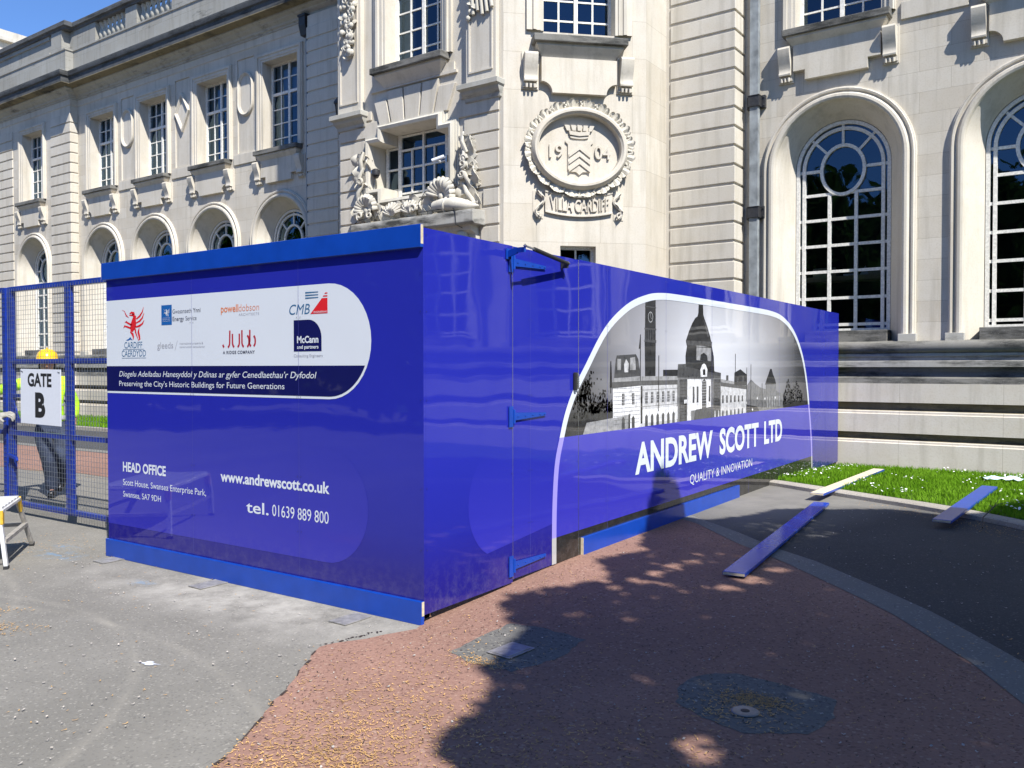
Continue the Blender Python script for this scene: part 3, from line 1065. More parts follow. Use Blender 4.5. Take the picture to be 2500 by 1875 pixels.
def sash_window(face, cx, zb, zt, hw, d, cols, rows, thick=(), mull=True, blind=0.0, curtain=None):
    w = empty('sash_window', parent=HALL)
    fr = MB()
    t = 0.045
    fr.box(cx - hw, cx - hw + t, d - .01, d + .09, zb, zt).box(cx + hw - t, cx + hw, d - .01, d + .09, zb, zt)
    fr.box(cx - hw + t, cx + hw - t, d - .01, d + .09, zb, zb + t).box(cx - hw + t, cx + hw - t, d - .01, d + .09, zt - t, zt)
    for i in range(1, cols):
        x = cx - hw + t / 2 + (2 * hw - t) * i / cols
        k = 0.034 if (mull and i == cols // 2) else 0.015
        fr.box(x - k, x + k, d + (.0 if k > .02 else .02), d + .07, zb + t, zt - t)
    for z in rows:
        k = 0.036 if z in thick else 0.014
        fr.box(cx - hw + t, cx + hw - t, d + (.004 if k > .02 else .024), d + .066, z - k, z + k)
    part('frame', fr, WHITE, face, w)
    g = MB().flat([[(cx - hw + .02, zb + .02), (cx + hw - .02, zb + .02), (cx + hw - .02, zt - .02), (cx - hw + .02, zt - .02)]], lambda x, z: (x, d + .045, z))
    part('pane', g, GLASS, face, w)
    if blind > 0:
        b = MB().box(cx - hw + .03, cx + hw - .03, d + .16, d + .17, zt - (zt - zb) * blind, zt - .02)
        part('blind', b, BLIND, face, w)
    if curtain:
        b = MB()
        for x0, x1 in curtain:
            pts = [(cx + x0 + (x1 - x0) * i / 12, d + .2 + .02 * math.sin(i * 2.1)) for i in range(13)]
            b.rails([[(x, y, zb + .05) for x, y in pts], [(x, y, zt - .05) for x, y in pts]])
        part('curtain', b, BLIND, face, w)
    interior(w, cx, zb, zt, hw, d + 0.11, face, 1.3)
    return w


def reveal_rect(face, cx, zb, zt, hw, d):
    p = rect_pts(hw, zb, zt)
    b = MB().rails([to3(p, cx, 0), to3(p, cx, d + .05)])
    b.add([(cx - hw, 0, zb), (cx + hw, 0, zb), (cx + hw, d + .05, zb), (cx - hw, d + .05, zb)], [(0, 1, 2, 3)])
    part('window_reveal', b, STONE, face)


def architrave(face, cx, zb, zt, hw, wide=0.22):
    prof = [(0.0, 0.0), (0.0, -0.03), (0.05, -0.035), (0.055, -0.055), (0.13, -0.06), (0.135, -0.085), (0.19, -0.095), (0.205, -0.06), (wide, -0.06), (wide, 0.0)]
    b = MB().rails([to3(rect_pts(hw + o, zb, zt + o), cx, y) for o, y in prof][::-1])
    part('architrave', b, STONE, face, smooth=25)


def sill(face, cx, zt, hw, dep=0.24):
    b = MB().box(cx - hw, cx + hw, -dep, 0.05, zt - 0.12, zt)
    part('window_sill', b, SOOT, face, bevel=0.012)
    prof = [(-0.02, zt - .36), (-0.06, zt - .34), (-0.08, zt - .28), (-0.15, zt - .21), (-0.19, zt - .16), (-0.19, zt - .12), (0.0, zt - .12), (0.0, zt - .36)]
    b = MB()
    lines = []
    for y, z in prof:
        k = hw - 0.06 - (0.19 + y) * 0.9
        lines.append([(cx - k, 0, z), (cx - k, y, z), (cx + k, y, z), (cx + k, 0, z)])
    b.rails(lines[::-1])
    part('sill_molding', b, STONE, face, smooth=30)


def apron(face, cx, zt, hw, kind, h=0.62, proud=0.10):
    zb = zt - h
    zs = zb + 0.17
    if kind == 'step':
        p = [(-hw, zt), (-hw, zs), (-hw + .2, zs), (-hw + .2, zb), (hw - .2, zb), (hw - .2, zs), (hw, zs), (hw, zt)]
    else:
        p = [(-hw, zt), (-hw, zs + .02)]
        for i in range(0, 9):
            a = math.pi / 2 * i / 8
            p.append((-hw + .19 * math.sin(a), zb + 0.19 * math.cos(a)))
        q = [(-x, z) for x, z in p][::-1]
        p = p + q
    b = MB().prism([(cx + x, z) for x, z in p], -proud, 0.0)
    part('apron', b, STONE, face)


def console(face, cx, zt, w=0.2, h=0.52):
    zb = zt - h
    b = MB()
    prof = [(0, zt + .02), (-0.19, zt + .02), (-0.215, zt - .02), (-0.205, zt - .09), (-0.185, zt - .16), (-0.15, zt - .25), (-0.12, zt - .33), (-0.115, zt - .39), (-0.135, zt - .43), (-0.13, zt - .455), (0, zt - .455)]
    b.prism_x(prof, cx - w / 2, cx + w / 2)
    b.box(cx - w / 2 - .012, cx + w / 2 + .012, -0.06, 0, zb - .02, zt - .46)
    for k in (-1, 0, 1):
        b.lathe([(0.0, -0.035), (0.020, -0.035), (0.026, 0.03), (0.0, 0.03)], (cx + k * w * .3, -0.09, zb - .005), 8)
    b.box(cx - w / 2 - .03, cx + w / 2 + .03, -0.03, 0, zb - .05, zt + .06)
    part('console', b, STONE, face, smooth=35)


def archivolt(face, cx, hw=1.04, zb=2.16, zs=5.10):
    prof = [(-0.004, 0.02), (-0.004, -0.05), (0.012, -0.085), (0.045, -0.10), (0.085, -0.095), (0.108, -0.065), (0.118, -0.04), (0.135, -0.04), (0.15, -0.07), (0.178, -0.075), (0.192, -0.05), (0.21, -0.045), (0.215, 0.0)]
    b = MB().rails([to3(arch_pts(hw + o, zb, zs), cx, y) for o, y in prof])
    part('archivolt', b, STONE, face, smooth=30)
    b = MB()
    for s in (-1, 1):
        b.box(cx + s * 1.145 - .135, cx + s * 1.145 + .135, -0.13, 0.02, 2.03, 2.16)
    part('archivolt_base', b, STONED, face, bevel=0.006)


def arch_reveal(face, cx):
    b = MB().rails([to3(arch_pts(1.04, 2.03, 5.10), cx, 0.0), to3(arch_pts(1.0, 2.03, 5.10), cx, 0.05), to3(arch_pts(0.80, 2.03, 5.10), cx, 0.375), to3(arch_pts(0.80, 2.03, 5.10), cx, 0.48)])
    part('arch_reveal', b, STONE, face, smooth=20)
    b = MB().box(cx - 0.82, cx + 0.82, 0.02, 0.5, 2.0, 2.24).box(cx - .99, cx + .99, -.02, 0.3, 2.0, 2.05)
    part('arch_sill', b, SOOT, face, bevel=0.01)


def bay(face, cx, kind, upper=True, cols=4, blind=0.0, curtain=None):
    arched_window(face, cx)
    arch_reveal(face, cx)
    archivolt(face, cx)
    sill(face, cx, 7.44, 0.87)
    apron(face, cx, 7.19, 0.71, kind)
    console(face, cx - 0.85, 7.14)
    console(face, cx + 0.85, 7.14)
    if upper:
        sash_window(face, cx, 7.44, 9.85, 0.70, 0.29, cols, (7.84, 8.24, 8.63, 9.04, 9.44), thick=(9.04,), blind=blind, curtain=curtain)
        reveal_rect(face, cx, 7.44, 9.85, 0.70, 0.29)
        architrave(face, cx, 7.44, 9.85, 0.70)


def holes(bays, upper=True):
    h = []
    for c in bays:
        h.append([(c + x, z) for x, z in arch_pts(1.04, 2.03, 5.10)])
        h.append([(c + x, z) for x, z in rect_pts(0.70, 7.44, 9.85)])
    return h


def wall(face, x0, x1, z0, z1, hs, m=STONEJ):
    b = MB().flat([[(x0, z0), (x1, z0), (x1, z1), (x0, z1)]] + hs, lambda x, z: (x, 0, z))
    return part('wall', b, m, face)


LB = [-14.65, -17.6, -20.55, -23.45]
RB = [-0.36, 2.62, 5.60, 8.58]
EB = [-27.5]
PANELS = [(-16.1, 'oval'), (-19.05, 'diamond'), (-21.97, 'oval')]
ph = [[(c - .36, 7.57), (c + .36, 7.57), (c + .36, 10.14), (c - .36, 10.14)] for c, _ in PANELS]
wall(FW, -24.95, -9.1, -0.2, 10.6, holes(LB) + ph)
wall(FW, -3.28, 30, -0.2, 12.5, holes(RB))
wall(FE, -36, -24.95, -0.2, 10.6, holes(EB))
b = MB().add([(-24.95, YE, -.2), (-24.95, YW, -.2), (-24.95, YW, 10.6), (-24.95, YE, 10.6)], [(0, 1, 2, 3)])
part('wall', b, STONEJ)
for c, kind in PANELS:
    b = MB().rails([[(c - .36, y, 7.57), (c - .36, y, 10.14), (c + .36, y, 10.14), (c + .36, y, 7.57), (c - .36, y, 7.57)] for y in (0, 0.035)])
    b.add([(c - .36, .035, 7.57), (c + .36, .035, 7.57), (c + .36, .035, 10.14), (c - .36, .035, 10.14)], [(0, 1, 2, 3)])
    part('wall_panel', b, STONE, FW)
    if kind == 'oval':
        q = [(-.33 * math.cos(math.pi * i / 16), 9.40 + .36 * math.sin(math.pi * i / 16)) for i in range(17)] + [(.33 * math.cos(math.pi * i / 16), 8.92 - .36 * math.sin(math.pi * i / 16)) for i in range(17)]
    else:
        q = [(-.36, 9.17), (0, 9.76), (.36, 9.17), (0, 8.58)]
    q = [(c + x, z) for x, z in q]
    prof = [(0.0, 0.036), (0.0, -0.03), (-0.03, -0.055), (-0.055, -0.04), (-0.06, -0.02), (-0.085, -0.015), (-0.09, 0.008)]
    lines = []
    for o, y in prof:
        l = offset_poly(q, o)
        lines.append([(x, y, z) for x, z in l + l[:1]])
    b = MB().rails(lines)
    b.flat([offset_poly(q, -0.09)], lambda x, z: (x, 0.008, z))
    part('medallion', b, STONE, FW, smooth=30)

kinds = ['step', 'scoop', 'step', 'scoop']
for i, c in enumerate(LB):
    bay(FW, c, kinds[i], blind=(0.36, 0.34, 0.0, 0.34)[i], curtain=[(-.68, -.42)] if i != 2 else [(-.68, -.3)])
for i, c in enumerate(RB):
    bay(FW, c, ('step', 'scoop')[i % 2], blind=0.0)
bay(FE, EB[0], 'step', blind=0.2)
# things left on a bench inside the first big window
wn0 = [o for o in bpy.data.objects if o.name.startswith('arched_window')][len(LB)]
part('window_bench', MB().box(-1.1, .4, .72, 1.2, 3.16, 3.24).box(-.95, -.55, .74, 1.0, 3.24, 3.40).box(-.1, .25, .75, 1.0, 3.24, 3.33), PLY, FW, wn0)
part('paper_stack', MB().box(-.42, -.20, .73, .9, 3.24, 3.27).prism([(-.15, 3.24), (.0, 3.24), (-.05, 3.40)], .74, .76), SIGNW, FW, wn0)

# string band between the consoles
def band(face, x0, x1, z0=7.25, z1=7.535, o=0.035):
    part('string_course', MB().box(x0, x1, -o, 0.01, z0, z1), STONE, face, bevel=0.008)

cs = sorted(LB)
for a, c in zip(cs, cs[1:]):
    band(FW, a + 1.0, c - 1.0)
band(FW, RB[0] + 1.0, RB[1] - 1.0)
band(FW, RB[1] + 1.0, RB[2] - 1.0)

# rusticated pilasters
def rustic(name, face, x0, x1, zg, pitch, n, proud, ret=None, gap=0.046, m=STONE):
    """stack of blocks between horizontal channels; zg is the top groove"""
    b = MB()
    for k in range(n):
        z1 = zg - k * pitch - gap / 2
        z0 = z1 - pitch + gap
        if ret is None:
            b.box(x0, x1, -proud, 0.03, z0, z1)
        else:
            b.box(x0, x1, -proud, ret, z0, z1)
    part(name, b, m, face, bevel=0.011)

rustic('pilaster', ((0, 10.525, 0), 0.0), -3.19, -1.955, 8.89, 0.336, 20, 0.025, ret=0.47)
part('pilaster_core', MB().box(-3.28, -1.985, 10.522, 11.0, -0.2, 12.0), STONE)
rustic('pilaster', FW, -13.33, -12.2, 10.28, 0.335, 24, 0.26)
part('pilaster_core', MB().box(-13.31, -9.1, YW - .235, YW, -.2, 10.55), STONE)
rustic('pilaster', FE, -26.22, -24.925, 10.12, 0.333, 24, 0.03, ret=0.24)
rustic('pilaster', FE, -35.0, -28.95, 10.12, 0.333, 24, 0.03)

# plinth ---------------------------------------------------------------
paths = [[(-36, YE), (-24.95, YE), (-24.95, YW), (-13.31, YW), (-13.31, YW - .235), (-9.1, YW - .235), (-9.1, YP), (KX, YP), (SX, SY), (SX, 10.522), (-1.985, 10.522), (-1.985, YW), (30, YW)]]
C3 = [(0.40, -0.2), (0.40, 0.395), (0.372, 0.405), (0.372, 0.435), (0.345, 0.445)]
C2 = [(0.285, 0.555), (0.36, 0.562), (0.36, 0.862), (0.335, 0.872), (0.335, 0.905), (0.305, 0.915)]
C1 = [(0.235, 1.045), (0.32, 1.05), (0.32, 1.355)]
part('plinth_course', sweep_path(C3, paths[0]), PLINTH)
part('plinth_course', sweep_path(C2, paths[0]), PLINTH)
part('plinth_course', sweep_path(C1, paths[0]), PLINTH)
part('plinth_recess', sweep_path([(0.345, 0.445), (0.27, 0.46), (0.27, 0.555), (0.285, 0.555)], paths[0]), SHADETONE)
part('plinth_recess', sweep_path([(0.305, 0.915), (0.22, 0.93), (0.22, 1.045), (0.235, 1.045)], paths[0]), SHADETONE)
part('plinth_molding', sweep_path([(0.32, 1.355), (0.30, 1.362), (0.285, 1.44), (0.20, 1.47), (0.16, 1.54), (0.175, 1.618)], paths[0]), SOOT)
part('plinth_molding', sweep_path([(0.175, 1.618), (0.285, 1.622), (0.285, 1.715), (0.24, 1.725), (0.225, 1.785), (0.27, 1.795), (0.27, 1.835), (0.25, 1.845)], paths[0]), SOOTL)
tor = [(0.25 + 0.085 * math.sin(a), 1.94 - 0.095 * math.cos(a)) for a in np.linspace(0, math.pi, 9)] + [(0.12, 2.04), (0.0, 2.045)]
part('plinth_torus', sweep_path(tor, paths[0]), SOOT, smooth=40)

# cornice and parapet ---------------------------------------------------
up = [(-36, YE), (-24.95, YE), (-24.95, YW), (-9.1, YW)]
runs = (up, [(-9.1, YW), (-9.1, YP), (KX, YP), (SX, SY), (SX, YW)], [(SX, YW), (30, YW)])
for run in runs:
    part('frieze', sweep_path([(0.0, 10.35), (0.025, 10.37), (0.025, 10.58), (0.0, 10.6)], run), STONE)
    part('cornice', sweep_path([(0.0, 10.55), (0.05, 10.56), (0.06, 10.60), (0.10, 10.62), (0.12, 10.67), (0.22, 10.73), (0.24, 10.76), (0.34, 10.80), (0.34, 10.84)], run), STONED, smooth=25)
    part('cornice_soffit', sweep_path([(0.34, 10.84), (0.60, 10.86), (0.60, 10.88)], run), SHADETONE)
    part('cornice_crown', sweep_path([(0.60, 10.88), (0.61, 11.06), (0.66, 11.09), (0.685, 11.17), (0.685, 11.23)], run), CROWN, smooth=25)
    part('cornice_top', sweep_path([(0.685, 11.23), (0.62, 11.26), (0.22, 11.34)], run), PARA)
part('parapet', sweep_path([(0.29, 11.30), (0.29, 12.03), (0.32, 12.045), (0.32, 12.09), (0.27, 12.11), (-0.05, 12.11)], up), PARA)
part('parapet_coping', sweep_path([(-0.12, 12.74), (0.28, 12.74), (0.30, 12.80), (0.36, 12.83), (0.36, 12.96), (0.33, 12.99), (0.0, 13.03), (-0.15, 12.99), (-0.15, 12.74)], up), CROWN)
dp = MB()
for x0, x1 in ((-24.95, -23.35), (-21.6, -20.98), (-19.15, -9.1)):
    dp.box(x0, x1, YW - .25, YW + .1, 12.11, 12.74)
dp.box(-25.6, -24.94, YE - .27, YE + .1, 12.11, 12.74)
dp.box(-30.1, -25.6, YE - .19, YE + .1, 12.11, 12.74)
dp.box(-36, -30.1, YE - .27, YE + .1, 12.11, 12.74)
part('parapet_pier', dp, PARA)
dp = MB()
for z0, z1, x0, x1 in ((12.11, 12.2, -29.9, -25.8), (12.62, 12.74, -29.9, -25.8)):
    dp.box(x0, x1, YE - .235, YE - .18, z0, z1)
part('parapet_panel', dp, PARA)
bal_prof = [(0.0, 0.0), (0.085, 0.0), (0.085, 0.06), (0.05, 0.075), (0.05, 0.10), (0.075, 0.13), (0.095, 0.20), (0.085, 0.28), (0.055, 0.38), (0.042, 0.46), (0.055, 0.50), (0.055, 0.53), (0.08, 0.56), (0.08, 0.63), (0.0, 0.63)]
first = None
for x0, x1 in ((-23.35, -21.6), (-20.98, -19.15)):
    for k in range(7):
        x = x0 + (x1 - x0) * (k + 0.5) / 7
        if first is None:
            first = MB().lathe(bal_prof, n=12).build('baluster', STONED, HALL, (x, YW - .09, 12.11), smooth=40)
        else:
            o = first.copy(); COL.objects.link(o); o.location = (x, YW - .09, 12.11)


# carved leaves ---------------------------------------------------------
def acanthus(mb, o, d, nrm, ln, wd, curl=0.5, lobes=3, nu=9, nv=5):
    """ribbed leaf growing from o along d, standing off along nrm, tip rolling forward"""
    o = Vector(o); d = Vector(d).normalized(); nrm = Vector(nrm).normalized()
    s = d.cross(nrm).normalized()
    lines = []
    for i in range(nu):
        t = i / (nu - 1)
        lob = 0.72 + 0.28 * abs(math.cos(math.pi * lobes * t))
        w = wd * (math.sin(math.pi * min(1, 0.12 + 0.86 * t)) ** 0.7) * lob
        bend = curl * (t ** 2)
        along = ln * (t - 0.35 * curl * t ** 4)
        off = ln * (0.10 + 0.30 * bend + 0.05 * math.sin(math.pi * t))
        row = []
        for j in range(nv):
            u = j / (nv - 1) * 2 - 1
            row.append(o + d * (along - abs(u) * w * 0.25) + s * (u * w) + nrm * (off - abs(u) ** 1.5 * w * 0.55 - (0.02 * ln if j % 2 else 0)))
        lines.append(row)
    mb.rails(lines)
    # turned-under edge so that the leaf has thickness
    back = [[p - nrm * (0.05 * ln) for p in l] for l in lines]
    mb.rails([[l[0] for l in lines], [l[0] for l in back]])
    mb.rails([[l[-1] for l in back], [l[-1] for l in lines]])
    mb.rails([back[-1], lines[-1]])


def volute(mb, c, r, nrm_y, th=0.03, turns=1.4, a0=0.0, sgn=1):
    pts = []
    n = 22
    for i in range(n):
        t = i / (n - 1)
        a = a0 + sgn * turns * 2 * math.pi * t
        rr = r * (1 - 0.8 * t)
        pts.append((c[0] + rr * math.cos(a), c[1] + nrm_y - 0.02 * t, c[2] + rr * math.sin(a)))
    mb.tube(pts, [th * (1 - 0.5 * i / (n - 1)) for i in range(n)], 6)


def boss(mb, c, r, sy=0.7):
    mb.lathe([(0, -r), (r * .6, -r * .8), (r, 0), (r * .6, r * .8), (0, r)], c, 8, 1.0, sy)


# pavilion: front ---------------------------------------------------------
MIDW = [(-7.86, 6.10), (-6.51, 6.10), (-6.51, 5.89), (-6.23, 5.89), (-6.23, 5.04), (-6.51, 5.04), (-6.51, 4.82), (-7.86, 4.82), (-7.86, 5.04), (-8.18, 5.04), (-8.18, 5.89), (-7.86, 5.89)]
PUX, PUZ0, PUZ1, PUH = -7.14, 7.26, 9.85, 0.69
wall(FP, -9.1, KX, -0.2, 18.0, [MIDW, [(PUX + x, z) for x, z in rect_pts(PUH, PUZ0, PUZ1)]], STONE)
b = MB().add([(-9.1, YP, -.2), (-9.1, YW, -.2), (-9.1, YW, 18), (-9.1, YP, 18)], [(3, 2, 1, 0)])
part('wall', b, STONEJ)
b = MB().add([(SX, SY, -.2), (SX, 10.53, -.2), (SX, 10.53, 18), (SX, SY, 18)], [(3, 2, 1, 0)])
part('wall', b, STONEP)
sash_window(FP, PUX, PUZ0, PUZ1, PUH, 0.29, 4, (7.66, 8.03, 8.40, 8.77, 9.14, 9.5), thick=(), blind=0.45, curtain=[(-.66, -.36), (.30, .66)])
reveal_rect(FP, PUX, PUZ0, PUZ1, PUH, 0.29)
architrave(FP, PUX, PUZ0, PUZ1, PUH, 0.26)
sill(FP, PUX, PUZ0, 0.88, 0.26)
part('sill_band', MB().box(PUX - 1.06, PUX + 1.06, -0.05, 0, 6.88, 6.93).box(PUX - 1.0, PUX - .72, -.035, 0, 6.93, 7.08).box(PUX + .72, PUX + 1.0, -.035, 0, 6.93, 7.08), STONE, FP)
# voussoirs over the lower window
tops = [-8.16, -7.80, -7.35, -6.88, -6.46, -6.02]
bots = [-7.97, -7.66, -7.31, -6.95, -6.61, -6.27]
b = MB()
for i in range(5):
    g = 0.02
    zt = 6.84 if i not in (0, 4) else 6.70
    f = (6.86 - zt) / 0.66
    xl = tops[i] + (bots[i] - tops[i]) * f; xr = tops[i + 1] + (bots[i + 1] - tops[i + 1]) * f
    b.prism([(xl + g, zt), (bots[i] + g, 6.23), (bots[i + 1] - g, 6.23), (xr - g, zt)], -0.06, 0.0)
part('keystone', b, STONE, FP, bevel=0.01)
for side in (-1, 1):
    b = MB()
    for k, zg in enumerate([6.36, 6.03, 5.715, 5.395, 5.07, 4.745, 4.42, 4.095, 3.77, 3.445, 3.12, 2.8, 2.48]):
        z1, z0 = zg - 0.02, zg - 0.325 + 0.02
        xl = -8.38 if 4.9 < z1 < 6.05 else (-8.02 if z1 > 6.05 else (-8.45 if z1 > 4.4 else -8.4))
        xr = -5.92 if 5.0 < z1 < 6.05 else (-6.1 if z1 > 6.05 else (-5.5 if z1 > 4.4 else -5.55))
        if side < 0:
            b.box(-9.06, xl, -0.03, 0.0, z0, z1)
        else:
            b.box(xr, -5.16, -0.03, 0.0, z0, z1)
    if side < 0:
        b.box(-9.06, -8.2, -0.03, 0.0, 6.38, 6.55)
    else:
        b.box(-6.0, -5.16, -0.03, 0.0, 6.38, 6.55)
    part('rustication', b, STONE, FP, bevel=0.01)
# cross-shaped lower window
prof = [(0.0, 0.37), (0.0, -0.05), (0.02, -0.11), (0.075, -0.13), (0.11, -0.10), (0.12, -0.065), (0.145, -0.06), (0.15, -0.035), (0.185, -0.03), (0.19, 0.0)]
lines = []
for o, y in prof:
    l = offset_poly(MIDW, o)
    lines.append([(x, y, z) for x, z in l + l[:1]])
part('window_surround', MB().rails(lines), STONEC, FP, smooth=25)
w = empty('cross_window', parent=HALL)
fr = MB()
d = 0.34
for x, k, z0, z1 in ((-8.13, .03, 5.04, 5.89), (-7.80, .04, 4.82, 6.1), (-7.49, .014, 4.98, 5.80), (-7.20, .022, 4.82, 6.1), (-6.93, .014, 4.98, 5.80), (-6.62, .04, 4.82, 6.1), (-6.28, .03, 5.04, 5.89)):
    fr.box(x - k, x + k, d, d + .07, z0, z1)
for z, x0, x1 in ((6.07, -7.86, -6.51), (5.80, -7.8, -6.6), (5.46, -8.18, -6.23), (5.12, -7.8, -6.6), (4.975, -7.8, -6.6), (4.84, -7.86, -6.51), (5.06, -8.18, -7.86), (5.06, -6.51, -6.23), (5.86, -8.18, -7.86), (5.86, -6.51, -6.23)):
    fr.box(x0, x1, d + .006, d + .06, z - .016, z + .016)
part('frame', fr, WHITE, FP, w)
part('pane', MB().flat([MIDW], lambda x, z: (x, d + .04, z)), GLASS, FP, w)
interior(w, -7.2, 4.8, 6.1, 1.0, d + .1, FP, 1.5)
# ledge over the door, with its soffit
b = MB()
b.prism_x([(0, 4.36), (-0.36, 4.345), (-0.37, 4.30), (-0.37, 4.13), (-0.33, 4.10), (0, 4.10)], -8.42, -5.46)
part('door_hood', b, SOOTL, FP, bevel=0.012)
b = MB().prism_x([(0, 4.10), (-0.27, 4.10), (-0.24, 4.02), (-0.12, 3.96), (-0.10, 3.88), (0, 3.86)], -8.3, -5.6)
for xx in (-8.1, -5.85):
    b.lathe([(0, -.25), (0.10, -.25), (0.13, 0), (0.10, .2), (0, .2)], (xx, -.16, 3.8), 12)
part('hood_bracket', b, STONEC, FP, smooth=35)

# carved foliage round the lower window
b = MB()
rr = random.Random(4)
def spray(x, z, dx, dz, ln, n=3, sp=0.7, y=-0.05, w=0.3):
    for i in range(n):
        a = math.atan2(dz, dx) + (i - (n - 1) / 2) * sp / max(1, n - 1) * 2
        acanthus(b, (x, y - rr.uniform(0, .06), z), (math.cos(a), 0, math.sin(a)), (0, -1, 0), ln * rr.uniform(.8, 1.15), ln * w * rr.uniform(.85, 1.2), rr.uniform(.5, 1.2), rr.choice((2, 3, 4)))
for s, x0 in ((-1, -8.25), (1, -5.90)):
    for z in np.arange(4.44, 5.62, 0.085):
        k = 1 - (z - 4.4) / 1.9
        xx = x0 + s * (.02 + rr.uniform(0, .28) * max(0.15, k))
        spray(xx, z, s * rr.uniform(-.6, 1.2), rr.uniform(.3, 1.0), rr.uniform(.24, .36), 2, .6, w=.5)
        if rr.random() < .12:
            volute(b, (x0 + s * rr.uniform(.02, .3 * k + .06), -0.16, z + .06), 0.075, -0.04, 0.03, 1.2, rr.uniform(0, 6), s)
    for k in range(4):
        z = 4.5 + .3 * k
        b.tube([(x0 + s * (.05 + .22 * (1 - k / 4)), -.12, z), (x0 + s * (.03 + .14 * (1 - k / 4)), -.2, z + .18), (x0 + s * .05, -.14, z + .36)], [.045, .04, .02], 7)
    spray(x0 + s * .05, 5.56, s * .2, 1, .26, 3, .8)
for x in np.arange(-8.3, -6.2, 0.085):
    spray(x, 4.40 + rr.uniform(0, .14), rr.uniform(-.9, .9), 1.0, rr.uniform(.2, .34), 2, 0.7, y=-0.14, w=.5)
    if rr.random() < .12:
        volute(b, (x + .08, -0.26, 4.5), 0.085, -0.06, 0.03, 1.2, rr.uniform(0, 6), rr.choice((-1, 1)))
for x in (-7.45, -7.0):    # scallop shells in the middle
    for i in range(9):
        a = R(20 + 140 * i / 8)
        b.tube([(x, -.24, 4.44), (x + .13 * math.cos(a), -.30, 4.44 + .13 * math.sin(a)), (x + .24 * math.cos(a), -.24, 4.44 + .24 * math.sin(a))], [.015, .026, .03], 6)
# fluted shells at the lower corners and a twisted horn of plenty on the right
for cx_, cz_, tilt, sc in ((-8.12, 4.60, 100, 0.30), (-6.27, 4.66, 70, 0.33)):
    for i in range(12):
        a = R(tilt - 95 + 190 * i / 11)
        ca, sa = math.cos(a), math.sin(a)
        b.tube([(cx_, -.16, cz_), (cx_ + .45 * sc * ca, -.27, cz_ + .45 * sc * sa), (cx_ + .8 * sc * ca, -.30, cz_ + .8 * sc * sa), (cx_ + sc * ca, -.25, cz_ + sc * sa)], [.014, .034, .048, .040], 7)
    boss(b, (cx_, -.24, cz_), .07)
pts = [(-6.45, -0.2, 4.50), (-6.2, -0.24, 4.50), (-5.98, -0.26, 4.49), (-5.80, -0.25, 4.46), (-5.62, -0.22, 4.43), (-5.47, -0.19, 4.42)]
b.tube(pts, [.10, .125, .13, .11, .07, .012], 12)
for k in range(5):
    p = Vector(pts[1]).lerp(Vector(pts[-1]), k / 5.5 + .1)
    r = 0.135 * (1 - k / 6.5)
    b.tube([(p.x + .03 * math.cos(a), p.y + r * math.sin(a), p.z + r * math.cos(a)) for a in np.linspace(0, 2 * math.pi, 17)], 0.024, 6)
part('carved_foliage', b, STONEC, FP, smooth=50)

# pilaster strips either side of the upper window
for s, x0, x1 in ((-1, -9.04, -8.40), (1, -5.82, -5.16)):
    b = MB().box(x0, x1, -0.10, 0, 6.56, 12.0)
    f = MB()
    f.box(x0 + .07, x0 + .10, -0.12, -0.1, 6.75, 12).box(x1 - .10, x1 - .07, -0.12, -0.1, 6.75, 12).box(x0 + .1, x1 - .1, -0.12, -.1, 6.75, 6.78)
    part('pilaster', b, STONE, FP, bevel=0.01)
    part('pilaster_panel', f, STONE, FP)
    c = MB()
    lines = []
    for o, z in ((0.0, 6.26), (0.06, 6.28), (0.07, 6.34), (0.14, 6.40), (0.16, 6.45), (0.23, 6.47), (0.23, 6.55), (0.20, 6.565), (0.0, 6.57)):
        k = o * .35
        lines.append([(x0 - .03 - k, 0, z), (x0 - .03 - k, -o, z), (x1 + .03 + k, -o, z), (x1 + .03 + k, 0, z)])
    part('corbel', c.rails(lines), STONED, FP, smooth=20)
b = MB()
for z in np.arange(7.72, 9.2, 0.1):
    k = min(1.0, .35 + (z - 7.7) * .9)
    for q in range(3):
        boss(b, (-8.66 + rr.uniform(-.2, .2) * k, -0.15 - rr.uniform(0, .06), z), rr.uniform(.04, .07), .8)
    acanthus(b, (-8.66 + rr.uniform(-.15, .15) * k, -0.12, z), (rr.uniform(-1, 1), 0, rr.uniform(-1, .3)), (0, -1, 0), .24, .08, .9)
    volute(b, (-8.66 + rr.uniform(-.15, .15) * k, -0.18, z), .08, -.02, .022, 1.2, rr.uniform(0, 6))
part('carved_swag', b, STONEC, FP, smooth=50)
b = MB()
for k in range(5):
    b.tube([(-5.62 + .10 * k, -0.14, 7.74 + .05 * math.sin(k * 2)), (-5.68 + .075 * k, -0.18, 8.9)], 0.035, 8)
for k in range(9):
    boss(b, (-5.66 + rr.uniform(-.1, .1), -.15, 7.7 + .1 * k), .05)
    acanthus(b, (-5.5 + rr.uniform(-.2, .2), -0.13, 7.95 + .1 * k), (rr.uniform(-1, 1), 0, -.6), (0, -1, 0), .22, .07, .9)
part('carved_swag', b, STONEC, FP, smooth=50)

